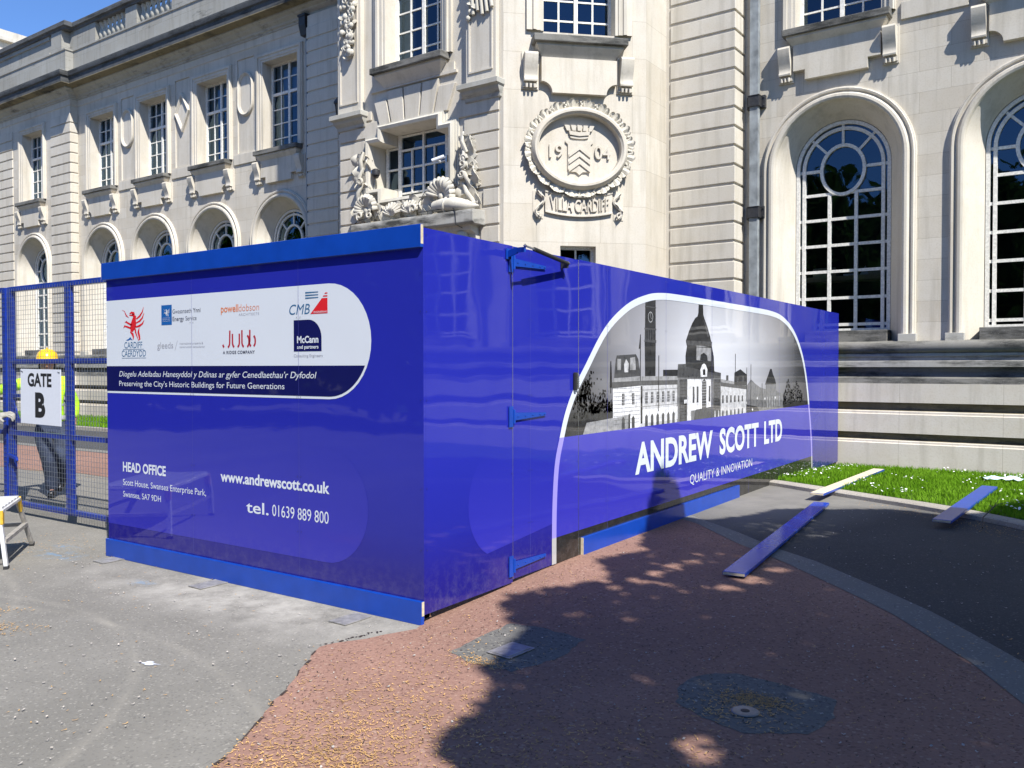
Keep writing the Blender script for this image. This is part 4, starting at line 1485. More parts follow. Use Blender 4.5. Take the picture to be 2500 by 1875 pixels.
# pavilion: canted face with the 1904 oval ----------------------------------
QL = math.hypot(SX - KX, SY - YP)
QW = (1.34, 7.42, 9.9, 0.64)
wall(FQ, 0, QL, -0.2, 18.0, [[(QW[0] + x, z) for x, z in rect_pts(QW[3], QW[1], QW[2])], [(1.0, 2.9), (1.64, 2.9), (1.64, 3.74), (1.0, 3.74)]], STONEP)
sash_window(FQ, QW[0], QW[1], QW[2], QW[3], 0.25, 4, (7.73, 8.08, 8.43, 8.78, 9.13, 9.48), thick=(), blind=0.0)
reveal_rect(FQ, QW[0], QW[1], QW[2], QW[3], 0.25)
architrave(FQ, QW[0], QW[1], QW[2], QW[3], 0.30)
sill(FQ, 1.32, 7.29, 0.83, 0.27)
apron(FQ, 1.32, 6.95, 0.67, 'scoop', 0.60, 0.11)
console(FQ, 0.46, 6.98, 0.23)
console(FQ, 2.16, 6.98, 0.23)
sash_window(FQ, 1.32, 2.9, 3.74, 0.32, 0.16, 2, (3.32,), mull=False)
reveal_rect(FQ, 1.32, 2.9, 3.74, 0.32, 0.16)
OX, OZ = 1.325, 5.41
pl = empty('oval_plaque', parent=HALL)
def ell(rx, rz, y, n=56):
    return [(OX + rx * math.cos(2 * math.pi * i / n), y, OZ + rz * math.sin(2 * math.pi * i / n)) for i in range(n + 1)]
b = MB().rails([ell(.865, .72, 0), ell(.865, .72, -.10), ell(.85, .705, -.15), ell(.81, .665, -.20), ell(.77, .625, -.20), ell(.745, .60, -.165), ell(.735, .59, -.16), ell(.728, .583, -.01)][::-1])
part('ring', b, BANNERST, FQ, pl, smooth=40)
b = MB()
b.flat([[(x, z) for x, _, z in ell(.735, .59, 0)[:-1]]], lambda x, z: (x, -0.022, z))
part('field', b, BANNERST, FQ, pl)
b = MB()
SHX = OX + .005
shield = [(SHX - .25, 5.555), (SHX - .25, 5.53), (SHX - .205, 5.49), (SHX - .205, 5.06), (SHX - .18, 5.02), (SHX - .06, 5.015), (SHX, 4.965), (SHX + .06, 5.015), (SHX + .18, 5.02), (SHX + .205, 5.06), (SHX + .205, 5.49), (SHX + .25, 5.53), (SHX + .25, 5.555)]
b.prism(shield, -.055, -.02)
for z in (5.37, 5.25, 5.12):
    b.prism([(SHX - .19, z - .11), (SHX, z + .03), (SHX + .19, z - .11), (SHX + .19, z - .055), (SHX, z + .085), (SHX - .19, z - .055)], -.078, -.05)
part('shield', b, BANNERST, FQ, pl)
b = MB()
b.prism([(SHX + .165 * math.cos(a), 5.62 + .03 * math.sin(a)) for a in np.linspace(0, 2 * math.pi, 24)[:-1]], -.05, -.02)
b.prism([(SHX - .17, 5.655), (SHX - .19, 5.72), (SHX, 5.70), (SHX + .19, 5.72), (SHX + .17, 5.655), (SHX, 5.635)], -.07, -.02)
for k in range(5):
    x = SHX - .19 + .095 * k
    dx = (k - 2) * .018
    b.prism([(x - .032, 5.725), (x + .032, 5.725), (x + .042 + dx, 5.82), (x - .042 + dx, 5.82)], -.075 + abs(k - 2) * .006, -.02)
part('crown_relief', b, BANNERST, FQ, pl)
b = MB()
f3 = lambda x, z, q: (x, -.045 - q * 0.5, z)
put_text(b, '19', .795, 1.045, 5.255, 5.475, f3, extrude=0.04, bold=0.01)
part('date_digits', b, BANNERST, FQ, pl)
b = MB()
put_text(b, '04', 1.605, 1.89, 5.255, 5.475, f3, extrude=0.04, bold=0.01)
part('date_digits', b, BANNERST, FQ, pl)
b = MB()
nl = 20
for i in range(nl):
    a = 2 * math.pi * (i + .5) / nl
    ex, ez = OX + .84 * math.cos(a), OZ + .70 * math.sin(a)
    nx_, nz_ = math.cos(a) / .85, math.sin(a) / .71
    l = math.hypot(nx_, nz_); nx_, nz_ = nx_ / l, nz_ / l
    tx, tz = -nz_, nx_
    for q in (-2, -1, 0, 1, 2):
        dx, dz = nx_ + tx * .5 * q, nz_ + tz * .5 * q
        acanthus(b, (ex + tx * .035 * q, -.05 - .015 * (2 - abs(q)), ez + tz * .035 * q), (dx, 0, dz), (0, -1, 0), (.235, .21, .15)[abs(q)], (.06, .052, .045)[abs(q)], 1.0, 3)
    p = (ex + tx * .12, -.10, ez + tz * .12)
    for k in range(3):
        boss(b, (p[0] + nx_ * (.02 + .035 * k) + rr.uniform(-.02, .02), p[1], p[2] + nz_ * (.02 + .035 * k)), .024)
part('wreath', b, STONEC, FQ, pl, smooth=50)
# ribbon with the ward's name
bn = empty('inscription_ribbon', parent=HALL)
def ribbon_z(x):
    return 4.30 + 0.075 * ((x - OX) / .62) ** 2
b = MB()
n = 24
xs = np.linspace(OX - .60, OX + .60, n)
b.rails([[(x, -.015, ribbon_z(x) + .30) for x in xs], [(x, -.06, ribbon_z(x) + .31) for x in xs], [(x, -.06, ribbon_z(x) + .285) for x in xs], [(x, -.045, ribbon_z(x) + .275) for x in xs],
         [(x, -.045, ribbon_z(x) - .025) for x in xs], [(x, -.06, ribbon_z(x) - .035) for x in xs], [(x, -.06, ribbon_z(x) - .06) for x in xs], [(x, -.0, ribbon_z(x) - .055) for x in xs]])
for s in (-1, 1):
    zs_ = np.linspace(4.22, 4.66, 26)
    px_ = [OX + s * (.70 + .075 * math.sin((z - 4.22) / .44 * 4.4 * math.pi / 2)) for z in zs_]
    b.rails([[(px_[i], -.10 - .03 * math.cos(i), zs_[i]) for i in range(26)], [(px_[i] + s * .02, -.0, zs_[i]) for i in range(26)]])
    b.tube([(px_[i], -.06, zs_[i]) for i in range(26)], 0.028, 6)
    volute(b, (OX + s * .72, -.05, 4.27), .06, -.01, .018, 1.2, 0, s)
    b.box(OX + s * .72 - .09, OX + s * .72 + .09, -.012, 0, 4.2, 4.68)
b.tube([(OX - .12, -.09, ribbon_z(OX) + .285), (OX + .12, -.09, ribbon_z(OX) + .285)], .028, 8)
part('ribbon', b, BANNERST, FQ, bn, smooth=40)
b = MB()
put_text(b, 'VILLA CARDIFF', OX - .52, OX + .53, 0.0, .205, lambda x, z, q: (x, -.06 - q * .5, ribbon_z(x) + .022 + z), extrude=.035, bold=0.012)
part('inscription', b, BANNERST, FQ, bn)

# ------------------------------------------------------------------ fittings on the building
_c, _s = math.cos(R(-1)), math.sin(R(-1))


def hl(x, y, z=0.0):
    return (x * _c - y * _s, x * _s + y * _c, z)


def fitting(name, label, cat, x, y, z=0.0, rz=0.0, group=None):
    return tag(empty(name, hl(x, y, z), R(-1) + rz), label, cat, group)


dpz = fitting('drainpipe', 'square grey lead drainpipe with two black brackets, right of the rusticated pier', 'drainpipe', -1.73, 10.86)
MB().box(-.075, .075, -.05, .05, 0.1, 12).box(-.0745, .0745, -.055, -.05, 0.1, 12).build('pipe', LEADM, dpz)
for z in (6.33, 4.37, 2.4):
    b = MB().box(-.10, .10, -.075, .06, z - .085, z + .085).box(-.165, .165, .06, .14, z - .11, z + .11)
    b.box(-.105, .105, -.085, .06, z + .085, z + .10).box(-.105, .105, -.085, .06, z - .10, z - .085)
    for sx in (-.14, .14):
        for q in (-.07, .07):
            b.lathe([(0, -.012), (.014, -.012), (.014, .012), (0, .012)], (sx, .055, z + q), 6)
    b.build('bracket', IRON, dpz, bevel=0.004)
dp2 = fitting('drainpipe', 'thin dark drainpipe with a rusty hopper head in the shaded corner under the cornice', 'drainpipe', -13.5, 10.86)
MB().box(-.018, .018, .02, .1, 0.1, 10.1).build('pipe', LEADM, dp2)
MB().prism_x([(-.12, 10.62), (-.12, 10.36), (-.05, 10.12), (.1, 10.12), (.1, 10.62)], -.12, .12).box(-.14, .14, -.14, .1, 10.58, 10.64).build('hopper', IRON, dp2, bevel=.006)
ln_ = fitting('wall_lantern', 'black iron lantern fixed on the shaded side of the pavilion', 'lantern', -9.24, 8.15, 6.32)
b = MB().lathe([(0.10, 0.0), (0.19, .62)], n=6)
b.build('glazing', simple('old_glass', (.16, .15, .13), .2), ln_)
b = MB()
for i in range(6):
    a = 2 * math.pi * i / 6
    b.bar((.10 * math.cos(a), .10 * math.sin(a), 0), (.19 * math.cos(a), .19 * math.sin(a), .62), .022, .022)
b.lathe([(0, -.06), (.07, -.05), (.11, 0.01), (0, .01)], n=6).lathe([(0, .61), (.22, .61), (.22, .65), (.12, .78), (.04, .82), (.03, .9), (0, .9)], n=6)
b.bar((0.1, 0, .3), (.24, 0, .3), .04, .04)
b.build('lantern_frame', IRON, ln_)

c1 = fitting('security_camera', 'black dome security camera on the left jamb of the cross-shaped window', 'camera', -8.06, 7.83, 5.32)
MB().lathe([(0, 0.10), (.05, 0.10), (.075, .08), (.08, .02), (.075, -.02), (0, -.02)], n=18).build('housing', IRON, c1, smooth=40)
MB().lathe([(0, -.085), (.03, -.08), (.055, -.055), (.062, -.02), (0, -.02)], n=18).build('dome', simple('smoked_dome', (.01, .01, .012), .06), c1, smooth=60)
MB().box(-.10, -.03, -.03, .05, .02, .09).bar((-.05, .02, .05), (-.15, .10, -.45), .03, .03).build('bracket', STEEL, c1)
c2 = fitting('security_camera', 'white tube security camera on the right jamb of the cross-shaped window', 'camera', -6.36, 7.78, 5.42)
MB().tube([(-.20, -.05, -.07), (0.0, .05, .0)], .034, 14).build('housing', SIGNW, c2, smooth=40)
MB().tube([(-.206, -.053, -.072), (-.198, -.049, -.069)], .027, 14).build('lens', RUBBER, c2)
MB().tube([(-.1, .0, -.05), (-.06, .03, -.10), (.05, .09, -.06)], .016, 8).box(.03, .06, .05, .13, -.10, .02).build('bracket', STEEL, c2)
cb = MB()
def onP(x, z, y=0.0):
    return hl(x, YP + y, z)
cb.tube([onP(-7.95, 4.80, -.16), onP(-7.92, 4.6, -.3), onP(-8.0, 4.44, -.32), onP(-8.3, 4.42, -.3), onP(-8.38, 4.37, -.3)], .008, 5)
cb.tube([onP(-6.72, 4.82, -.15), onP(-6.80, 4.6, -.25), onP(-6.75, 4.42, -.3), onP(-5.95, 4.41, -.33), onP(-5.85, 4.36, -.375), onP(-5.83, 4.1, -.375), onP(-5.72, 4.0, -.1), onP(-5.68, 2.6, -.03)], .008, 5)
tag(cb.build('cable', IRON), 'thin black cables running from the cameras over the stone ledge', 'cable')

# far wing beyond the parapet
FB = tag(empty('far_building', hl(-38, 8), R(-1)), 'pale stone wing with a dark-lined cornice, far off beyond the long parapet', 'building')
MB().box(-22, 0, 0, 34, -0.2, 15.1).build('wall', STONEJ, FB)
b = MB()
for z0, z1, o in ((15.1, 15.3, .15), (15.3, 15.45, .3), (15.45, 15.9, .5), (15.95, 16.1, .25), (16.1, 16.45, .1), (16.45, 16.6, .35), (16.6, 16.95, .22)):
    b.box(-22, o, -o, 34, z0, z1)
b.build('cornice', STONE, FB)
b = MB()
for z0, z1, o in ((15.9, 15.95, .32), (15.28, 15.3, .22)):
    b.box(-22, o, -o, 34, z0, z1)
b.build('cornice_shadow_strip', SOOT, FB)  # dark-coloured strips stand in for shadow lines between the mouldings


# ------------------------------------------------------------------ hoarding
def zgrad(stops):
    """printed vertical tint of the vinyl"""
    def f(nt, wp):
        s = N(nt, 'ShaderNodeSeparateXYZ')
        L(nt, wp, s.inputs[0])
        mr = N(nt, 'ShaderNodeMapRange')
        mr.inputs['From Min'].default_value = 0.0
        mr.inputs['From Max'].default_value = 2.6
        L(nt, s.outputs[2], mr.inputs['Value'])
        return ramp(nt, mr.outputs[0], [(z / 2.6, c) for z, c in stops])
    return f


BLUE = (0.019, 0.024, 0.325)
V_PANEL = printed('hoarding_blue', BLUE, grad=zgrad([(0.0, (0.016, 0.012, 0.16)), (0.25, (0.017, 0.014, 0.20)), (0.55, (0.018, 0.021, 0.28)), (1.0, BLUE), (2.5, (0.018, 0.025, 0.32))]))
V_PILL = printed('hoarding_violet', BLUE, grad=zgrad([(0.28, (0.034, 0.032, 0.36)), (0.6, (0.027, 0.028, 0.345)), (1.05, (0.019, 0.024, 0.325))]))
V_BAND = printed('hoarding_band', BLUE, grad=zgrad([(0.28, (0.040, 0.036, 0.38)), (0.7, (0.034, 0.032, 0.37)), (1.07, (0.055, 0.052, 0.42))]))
V_WHITE = printed('print_white', (0.62, 0.66, 0.72))
V_NAVY = printed('print_navy', (0.008, 0.010, 0.085))
V_LILAC = printed('print_lilac', (0.30, 0.26, 0.70))
V_BLACK = printed('print_black', (0.018, 0.018, 0.017))
V_GREYW = printed('print_pale_grey', (0.42, 0.42, 0.42))
V_RED = printed('print_red', (0.62, 0.02, 0.03))
V_DRED = printed('print_dark_red', (0.40, 0.03, 0.05))
V_ORANGE = printed('print_orange', (0.66, 0.22, 0.10))
V_TEXTG = printed('print_text_grey', (0.10, 0.11, 0.15))
V_TEXTL = printed('print_light_grey', (0.36, 0.37, 0.42))
V_BLUE2 = printed('print_logo_blue', (0.015, 0.11, 0.36))
V_TEAL = printed('print_slate_blue', (0.045, 0.14, 0.27))
def grain(v):
    """photographic grain and tonal mottling of the printed picture"""
    def f(nt, wp):
        a = noise(nt, wp, 16.0, 6, 0.7)
        return ramp(nt, a, [(0.30, (v * .55, v * .55, v * .57)), (0.5, (v, v, v * 1.03)), (0.70, (min(1, v * 1.35), min(1, v * 1.35), min(1, v * 1.4)))])
    return f


GREYS = {g: printed('print_grey_%d' % g, (v, v, v), grad=grain(v)) for g, v in ((1, 0.012), (2, 0.035), (3, 0.075), (4, 0.16), (5, 0.30), (6, 0.52), (7, 0.72))}


def sky_grad(nt, wp):
    d = spot(nt, wp, (0, 5.0, 1.75), 4.1, 4.1, 1.0, (0, 1, 2.2))
    return ramp(nt, d, [(0.0, (0.015, 0.015, 0.015)), (0.22, (0.06, 0.06, 0.065)), (0.5, (0.30, 0.30, 0.33)), (0.8, (0.56, 0.57, 0.62)), (1.0, (0.66, 0.67, 0.72))])


V_JOINT = printed('print_joint', (0.075, 0.08, 0.36))
V_SKY = printed('print_photo_sky', (0.5, 0.5, 0.5), grad=sky_grad)

HO = empty('site_hoarding', (0, 0, 0))
tag(HO, 'glossy blue site hoarding printed with sponsor logos and a grey city hall photo', 'hoarding')
PB, PT = 0.063, 2.503
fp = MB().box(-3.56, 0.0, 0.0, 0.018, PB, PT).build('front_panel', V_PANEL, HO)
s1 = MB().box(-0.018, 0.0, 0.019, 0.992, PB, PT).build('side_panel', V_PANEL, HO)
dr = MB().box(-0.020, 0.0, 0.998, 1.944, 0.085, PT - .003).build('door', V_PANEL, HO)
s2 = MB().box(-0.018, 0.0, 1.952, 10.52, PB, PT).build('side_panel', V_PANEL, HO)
b = MB()
for x in (-3.53, -2.36, -1.14, -.05):
    b.box(x - .03, x + .03, .02, .09, 0.03, 2.5)
for z in (.2, 1.3, 2.4):
    b.box(-3.56, -.02, .022, .085, z - .03, z + .03)
for y in (.05, .93, 2.02) + tuple(np.arange(2.44, 10.5, 1.22)) + (10.48,):
    b.box(-.09, -.02, y - .025, y + .025, .03, 2.5)
for z in (.2, 1.3, 2.4):
    b.box(-.085, -.022, 2.0, 10.5, z - .03, z + .03).box(-.085, -.022, 0.1, .96, z - .03, z + .03)
b.build('timber_studs', PLYD, HO)
b = MB().box(-3.565, 0.002, -.028, -.0005, 0.0, 0.152)
b.build('kick_board', KICK, HO, bevel=0.004)
MB().box(-3.59, 0.004, -.028, -.0005, 2.378, 2.523).build('top_board', KICK, HO, bevel=0.003)
MB().box(0.0005, .030, 1.985, 5.72, 0.075, 0.228).build('kick_board', KICK, HO, bevel=0.004)
for bx_ in ((0.0022, .0045, -.0265, -.003, 2.40, 2.52), (0.0022, .004, -.026, -.004, 0.06, 0.15), (.003, .0285, 1.983, 1.9852, .08, .225), (-3.5935, -3.5905, -.0265, -.003, 2.385, 2.52)):
    MB().box(*bx_).build('board_end', PLY, HO)
MB().box(-.016, .0005, .9925, .9975, .085, 2.5).box(-.016, .0008, 1.9445, 1.9515, .085, 2.5).build('edge_trim', STEEL, HO)


def fx(e):
    return lambda x, z, q=0.0: (x, -e, z)


def sx_(e):
    return lambda y, z, q=0.0: (e, y, z)


def join_objs(name, obs):
    """several prints laid on one sheet become one part with several inks"""
    obs = [o for o in obs if o is not None]
    vs, fs, mi, ms = [], [], [], []
    for o in obs:
        k = len(vs)
        vs += [tuple(v.co) for v in o.data.vertices]
        m = o.data.materials[0]
        if m not in ms:
            ms.append(m)
        for p in o.data.polygons:
            fs.append(tuple(i + k for i in p.vertices)); mi.append(ms.index(m))
    me = bpy.data.meshes.new(name)
    me.from_pydata(vs, [], fs)
    for m in ms:
        me.materials.append(m)
    me.polygons.foreach_set('material_index', mi)
    me.update()
    par = obs[0].parent
    for o in obs:
        bpy.data.objects.remove(o)
    n = bpy.data.objects.new(name, me)
    COL.objects.link(n)
    n.parent = par
    return n


def decal(name, m, parent, loops, fn):
    b = MB()
    for l in loops:
        b.flat(l if isinstance(l[0], list) else [l], fn)
    return b.build(name, m, parent)


def letters(name, m, parent, items, fn):
    out = []
    for it in items:
        b = MB()
        kw = it[5] if len(it) > 5 else {}
        put_text(b, *it[:5], fn, **kw)
        out.append(b.build(name, m, parent))
    return out


def cap_shape(x0, cx_, z0, z1, side=1, n=20):
    r = (z1 - z0) / 2
    zc = (z0 + z1) / 2
    return [(x0, z0), (cx_, z0)] + [(cx_ + side * r * math.sin(math.pi * i / n), zc - r * math.cos(math.pi * i / n)) for i in range(1, n)] + [(cx_, z1), (x0, z1)]


e1, e2, e3 = 0.0012, 0.0024, 0.0036
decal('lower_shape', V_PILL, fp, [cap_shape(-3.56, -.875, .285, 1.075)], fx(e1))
decal('logo_board', V_WHITE, fp, [cap_shape(-3.56, -.84, 1.41, 2.2)], fx(e1))
pill = cap_shape(-3.56, -.84, 1.428, 2.182)
navy = [(x, z) for x, z in pill if z <= 1.64]
zc, rr_ = 1.805, .377
navy = [(-3.56, 1.428), (-.84, 1.428)] + [(-.84 + rr_ * math.sin(a), zc - rr_ * math.cos(a)) for a in np.linspace(.05, math.acos((zc - 1.64) / rr_), 12)] + [(-3.56, 1.64)]
decal('slogan_band', V_NAVY, fp, [navy], fx(e2))
bt = dict(bold=0.02)
letters('lettering', V_WHITE, fp, [
    ('Diogelu Adeiladau Hanesyddol y Ddinas ar gyfer Cenedlaethau\u2019r Dyfodol', -3.37, -.96, 1.552, 1.597, dict(shear=.22)),
    ('Preserving the City\u2019s Historic Buildings for Future Generations', -3.37, -1.29, 1.472, 1.515)], fx(e3))
letters('lettering', V_WHITE, fp, [('HEAD OFFICE', -3.33, -2.72, .750, .825, dict(bold=.03)),
                                   ('Scott House, Swansea Enterprise Park,', -3.33, -2.20, .632, .682), ('Swansea, SA7 9DH', -3.33, -2.79, .532, .580)], fx(e2))
letters('lettering', V_WHITE, fp, [('www.andrewscott.co.uk', -2.02, -.84, .762, .838, dict(bold=.028))], fx(e2))
letters('lettering', V_WHITE, fp, [('tel.', -1.72, -1.47, .553, .635, dict(bold=.012)), ('01639 889 800', -1.43, -.85, .553, .635)], fx(e2))
# sponsors
LG = []
def keep(r):
    return r if isinstance(r, list) else [r]


LG += keep(letters('logo', V_TEAL, fp, [('CARDIFF', -3.29, -3.03, 1.79, 1.842), ('CAERDYDD', -3.33, -2.98, 1.72, 1.772)], fx(e2)))
LG += keep(decal('logo', V_TEAL, fp, [[(-3.31, 1.779), (-3.01, 1.779), (-3.01, 1.782), (-3.31, 1.782)], [(-3.33, 1.706), (-2.98, 1.706), (-2.98, 1.709), (-3.33, 1.709)]], fx(e2)))


def ribbon2(pts, w):
    n = len(pts)
    l, r_ = [], []
    for i, p in enumerate(pts):
        a = pts[max(i - 1, 0)]; c = pts[min(i + 1, n - 1)]
        dx, dz = c[0] - a[0], c[1] - a[1]
        k = math.hypot(dx, dz) + 1e-9
        ww = w[i] if isinstance(w, (list, tuple)) else w
        l.append((p[0] - dz / k * ww, p[1] + dx / k * ww)); r_.append((p[0] + dz / k * ww, p[1] - dx / k * ww))
    return l + r_[::-1]


dgn = []
def Q(px, pz):    # the emblem drawn on a 100 x 150 card
    return (-3.325 + px * .00325, 1.850 + (150 - pz) * .00185)
for pts, w in (
    ([(48, 28), (58, 40), (55, 56), (52, 78), (48, 96), (44, 108)], [2, 7, 9, 13, 10, 5]),
    ([(36, 26), (44, 22), (52, 24), (56, 32)], [2, 5, 6, 4]), ([(34, 32), (42, 34), (50, 34)], [1.5, 3, 4]),
    ([(2, 9), (12, 13), (20, 30), (30, 42)], [.6, 1.2, 1.2, .6]), ([(14, 20), (20, 36), (32, 44)], [.6, 1.4, .6]),
    ([(66, 52), (80, 40), (92, 22), (98, 0)], [3, 4, 2.5, .5]), ([(64, 70), (80, 62), (92, 48), (100, 26)], [2.5, 4, 3, .5]), ([(60, 88), (78, 84), (92, 74), (100, 58)], [3, 5, 3.5, .6]),
    ([(44, 78), (28, 68), (18, 62), (14, 66)], [4, 4, 3, 1]), ([(40, 92), (22, 84), (12, 82), (8, 90)], [4, 4, 3, 1]), ([(18, 62), (24, 58)], [1.5, 1]), ([(12, 80), (16, 76)], [1.5, 1]),
    ([(38, 108), (48, 118), (52, 132), (50, 146)], [2, 5, 3, .7]), ([(60, 94), (62, 112), (68, 130), (74, 146)], [3, 3, 2, .6]), ([(78, 92), (74, 110), (78, 130), (80, 144), (72, 148)], [1, 4, 4, 3, 1])):
    dgn.append([Q(*p) for p in ribbon2([(a, 150 - z_) for a, z_ in pts], w)])
dgn = [[(x, 1.850 + (z - 1.850)) for x, z in l] for l in dgn]
# ribbon2 was fed upside down so that widths stay upright: turn it back
dgn = [[(x, 1.850 + .2775 - (z - 1.850)) for x, z in l] for l in dgn]
LG += keep(decal('logo', V_RED, fp, dgn, fx(e2)))
LG += keep(decal('logo', V_BLUE2, fp, [[Q(18, 146), Q(30, 140), Q(38, 132), Q(42, 138), Q(48, 147), Q(38, 143), Q(28, 148)]], fx(e2)))
join_objs('logo', LG); LG = []
LG += keep(decal('logo', V_BLUE2, fp, [[(-2.76, 1.97), (-2.62, 1.97), (-2.62, 2.13), (-2.76, 2.13)]], fx(e2)))
dg2 = [[(-2.732 + (x + 3.325) * .26, 2.037 + (z - 1.850) * .235) for x, z in l] for l in dgn]
LG += keep(decal('logo', V_WHITE, fp, dg2 + [[(-2.742, 2.026), (-2.64, 2.026), (-2.64, 2.0275), (-2.742, 2.0275)]], fx(e3)))
LG += keep(letters('logo', V_WHITE, fp, [('Llywodraeth Cymru', -2.742, -2.64, 2.013, 2.020), ('Welsh Government', -2.742, -2.64, 1.998, 2.005)], fx(e3)))
LG += keep(letters('logo', V_TEXTG, fp, [('Gwasanaeth ', -2.61, -2.365, 2.058, 2.092, dict(bold=-.004)), ('Ynni', -2.345, -2.25, 2.058, 2.092, dict(bold=.008)), ('Energy', -2.61, -2.46, 1.998, 2.032, dict(bold=.008)), ('Service', -2.44, -2.30, 1.998, 2.032, dict(bold=-.004))], fx(e2)))
join_objs('logo', LG); LG = []
LG += keep(letters('logo', V_TEXTL, fp, [('gleeds', -2.82, -2.605, 1.782, 1.832), ('International property &', -2.52, -2.22, 1.81, 1.826), ('construction consultancy', -2.52, -2.20, 1.783, 1.799)], fx(e2)))
LG += keep(decal('logo', V_TEXTL, fp, [[(-2.585, 1.765), (-2.58, 1.765), (-2.545, 1.842), (-2.55, 1.842)]], fx(e2)))
join_objs('logo', LG); LG = []
LG += keep(letters('logo', V_ORANGE, fp, [('powell', -2.0, -1.795, 2.045, 2.098, dict(bold=.016)), ('dobson', -1.79, -1.56, 2.045, 2.098, dict(bold=-.012))], fx(e2)))
LG += keep(letters('logo', V_TEXTL, fp, [('ARCHITECTS', -1.79, -1.56, 2.012, 2.03, dict(spacing=1.25))], fx(e2)))
join_objs('logo', LG); LG = []
jb = []
def J(pts, w=.0085):
    jb.append(ribbon2(pts, w))
def cr_(cx_, cz_, r, a0, a1, n=8):
    return [(cx_ + r * math.cos(R(a0 + (a1 - a0) * i / n)), cz_ + r * math.sin(R(a0 + (a1 - a0) * i / n))) for i in range(n + 1)]
J(cr_(-1.94, 1.815, .042, 200, 235, 4)); J([(-1.895, 1.905)] + cr_(-1.94, 1.815, .042, 0, -60, 5))
J([(-1.865, 1.88), (-1.865, 1.82)] + cr_(-1.825, 1.815, .04, 180, 240, 5)); J([(-1.785, 1.88), (-1.785, 1.82)] + cr_(-1.825, 1.815, .04, 0, -60, 5))
J([(-1.755, 1.905), (-1.755, 1.82)] + cr_(-1.715, 1.815, .04, 180, 240, 5)); J(cr_(-1.715, 1.83, .04, 60, 0, 4) + cr_(-1.715, 1.815, .04, 0, -60, 5))
J([(-1.665, 1.905), (-1.665, 1.82)] + cr_(-1.635, 1.815, .035, 180, 240, 5)); J(cr_(-1.64, 1.83, .035, 60, 0, 4) + cr_(-1.64, 1.815, .035, 0, -60, 5))
LG += keep(decal('logo', V_DRED, fp, jb, fx(e2)))
LG += keep(letters('logo', V_TEXTG, fp, [('A RIDGE COMPANY', -1.98, -1.61, 1.73, 1.752, dict(bold=.03, spacing=1.15))], fx(e2)))
join_objs('logo', LG); LG = []
LG += keep(letters('logo', V_TEAL, fp, [('CMB', -1.235, -1.025, 2.0, 2.07, dict(shear=.22))], fx(e2)))
LG += keep(decal('logo', V_RED, fp, [[(-1.02, 1.998), (-.85, 1.998), (-.85, 2.103), (-.905, 2.103)], [(-.895, 2.113), (-.85, 2.113), (-.85, 2.121), (-.89, 2.121)], [(-.88, 2.132), (-.85, 2.132), (-.85, 2.14), (-.872, 2.14)]], fx(e2)))
LG += keep(letters('logo', V_WHITE, fp, [('ENGINEERING', -.985, -.855, 2.004, 2.016)], fx(e3)))
LG += keep(decal('logo', V_TEAL, fp, [[(-1.07, z), (-.94, z + .002), (-.94, z + .008), (-1.07, z + .010)] for z in (2.105, 2.124, 2.143)], fx(e2)))
join_objs('logo', LG); LG = []
LG += keep(decal('logo', V_NAVY, fp, [[(-1.19, 1.74), (-.91, 1.74), (-.91, 1.83)] + [(-1.04 + .13 * math.cos(a), 1.83 + .13 * math.sin(a)) for a in np.linspace(.1, math.pi / 2, 12)] + [(-1.19, 1.96)]], fx(e2)))
LG += keep(letters('logo', V_WHITE, fp, [('McCann', -1.155, -.94, 1.80, 1.845, dict(bold=.03)), ('and partners', -1.155, -.94, 1.759, 1.783, dict(bold=.02))], fx(e3)))
LG += keep(letters('logo', V_TEXTL, fp, [('Consulting Engineers', -1.19, -.90, 1.70, 1.72)], fx(e2)))
join_objs('logo', LG)
# sheet joints and fixings on the front
decal('sheet_joint', V_JOINT, fp, [[(x - .0009, .16), (x + .0009, .16), (x + .0009, 2.376), (x - .0009, 2.376)] for x in (-2.36, -1.14)], fx(.0046))
dots = []
for x in (-3.545, -2.36, -1.14, -.02):
    for z in (.47, .86, 1.42, 1.98, 2.22):
        for dx in ((-.018, .018) if -3 < x < -.5 else (0,)):
            dots.append([(x + dx + .0035 * math.cos(a), z + .0035 * math.sin(a)) for a in np.linspace(0, 2 * math.pi, 9)[:-1]])
decal('fixings', INK, fp, dots, fx(.005))

# side print ---------------------------------------------------------------
raw = [(1.53, .085), (1.535, .5), (1.57, .85), (1.645, 1.07), (1.74, 1.28), (1.88, 1.47), (2.04, 1.63), (2.4, 1.97), (2.81, 2.19), (3.2, 2.30), (3.55, 2.345), (4.1, 2.358), (5.3, 2.36), (6.5, 2.36), (7.01, 2.35), (7.36, 2.32), (7.68, 2.25), (7.97, 2.14), (8.22, 1.985), (8.43, 1.79), (8.585, 1.57), (8.70, 1.32), (8.785, 1.07), (8.87, .8), (8.94, .5), (8.965, .25), (8.97, .085)]
def smooth_line(p, k=5):
    out = []
    for i in range(len(p) - 1):
        p0, p1, p2, p3 = (Vector(p[max(0, min(len(p) - 1, i + j))]) for j in (-1, 0, 1, 2))
        for q in range(k):
            t = q / k
            v = 0.5 * ((2 * p1) + (p2 - p0) * t + (2 * p0 - 5 * p1 + 4 * p2 - p3) * t * t + (3 * p1 - p0 - 3 * p2 + p3) * t ** 3)
            out.append((v.x, v.y))
    return out + [p[-1]]
outer = smooth_line(raw)
def inset(line, w):
    out = []
    for i, p in enumerate(line):
        a = Vector(line[max(0, i - 1)]); c = Vector(line[min(len(line) - 1, i + 1)])
        t = (c - a).normalized()
        out.append((p[0] + t.y * w, p[1] - t.x * w))
    return out
inner = inset(outer, .066)


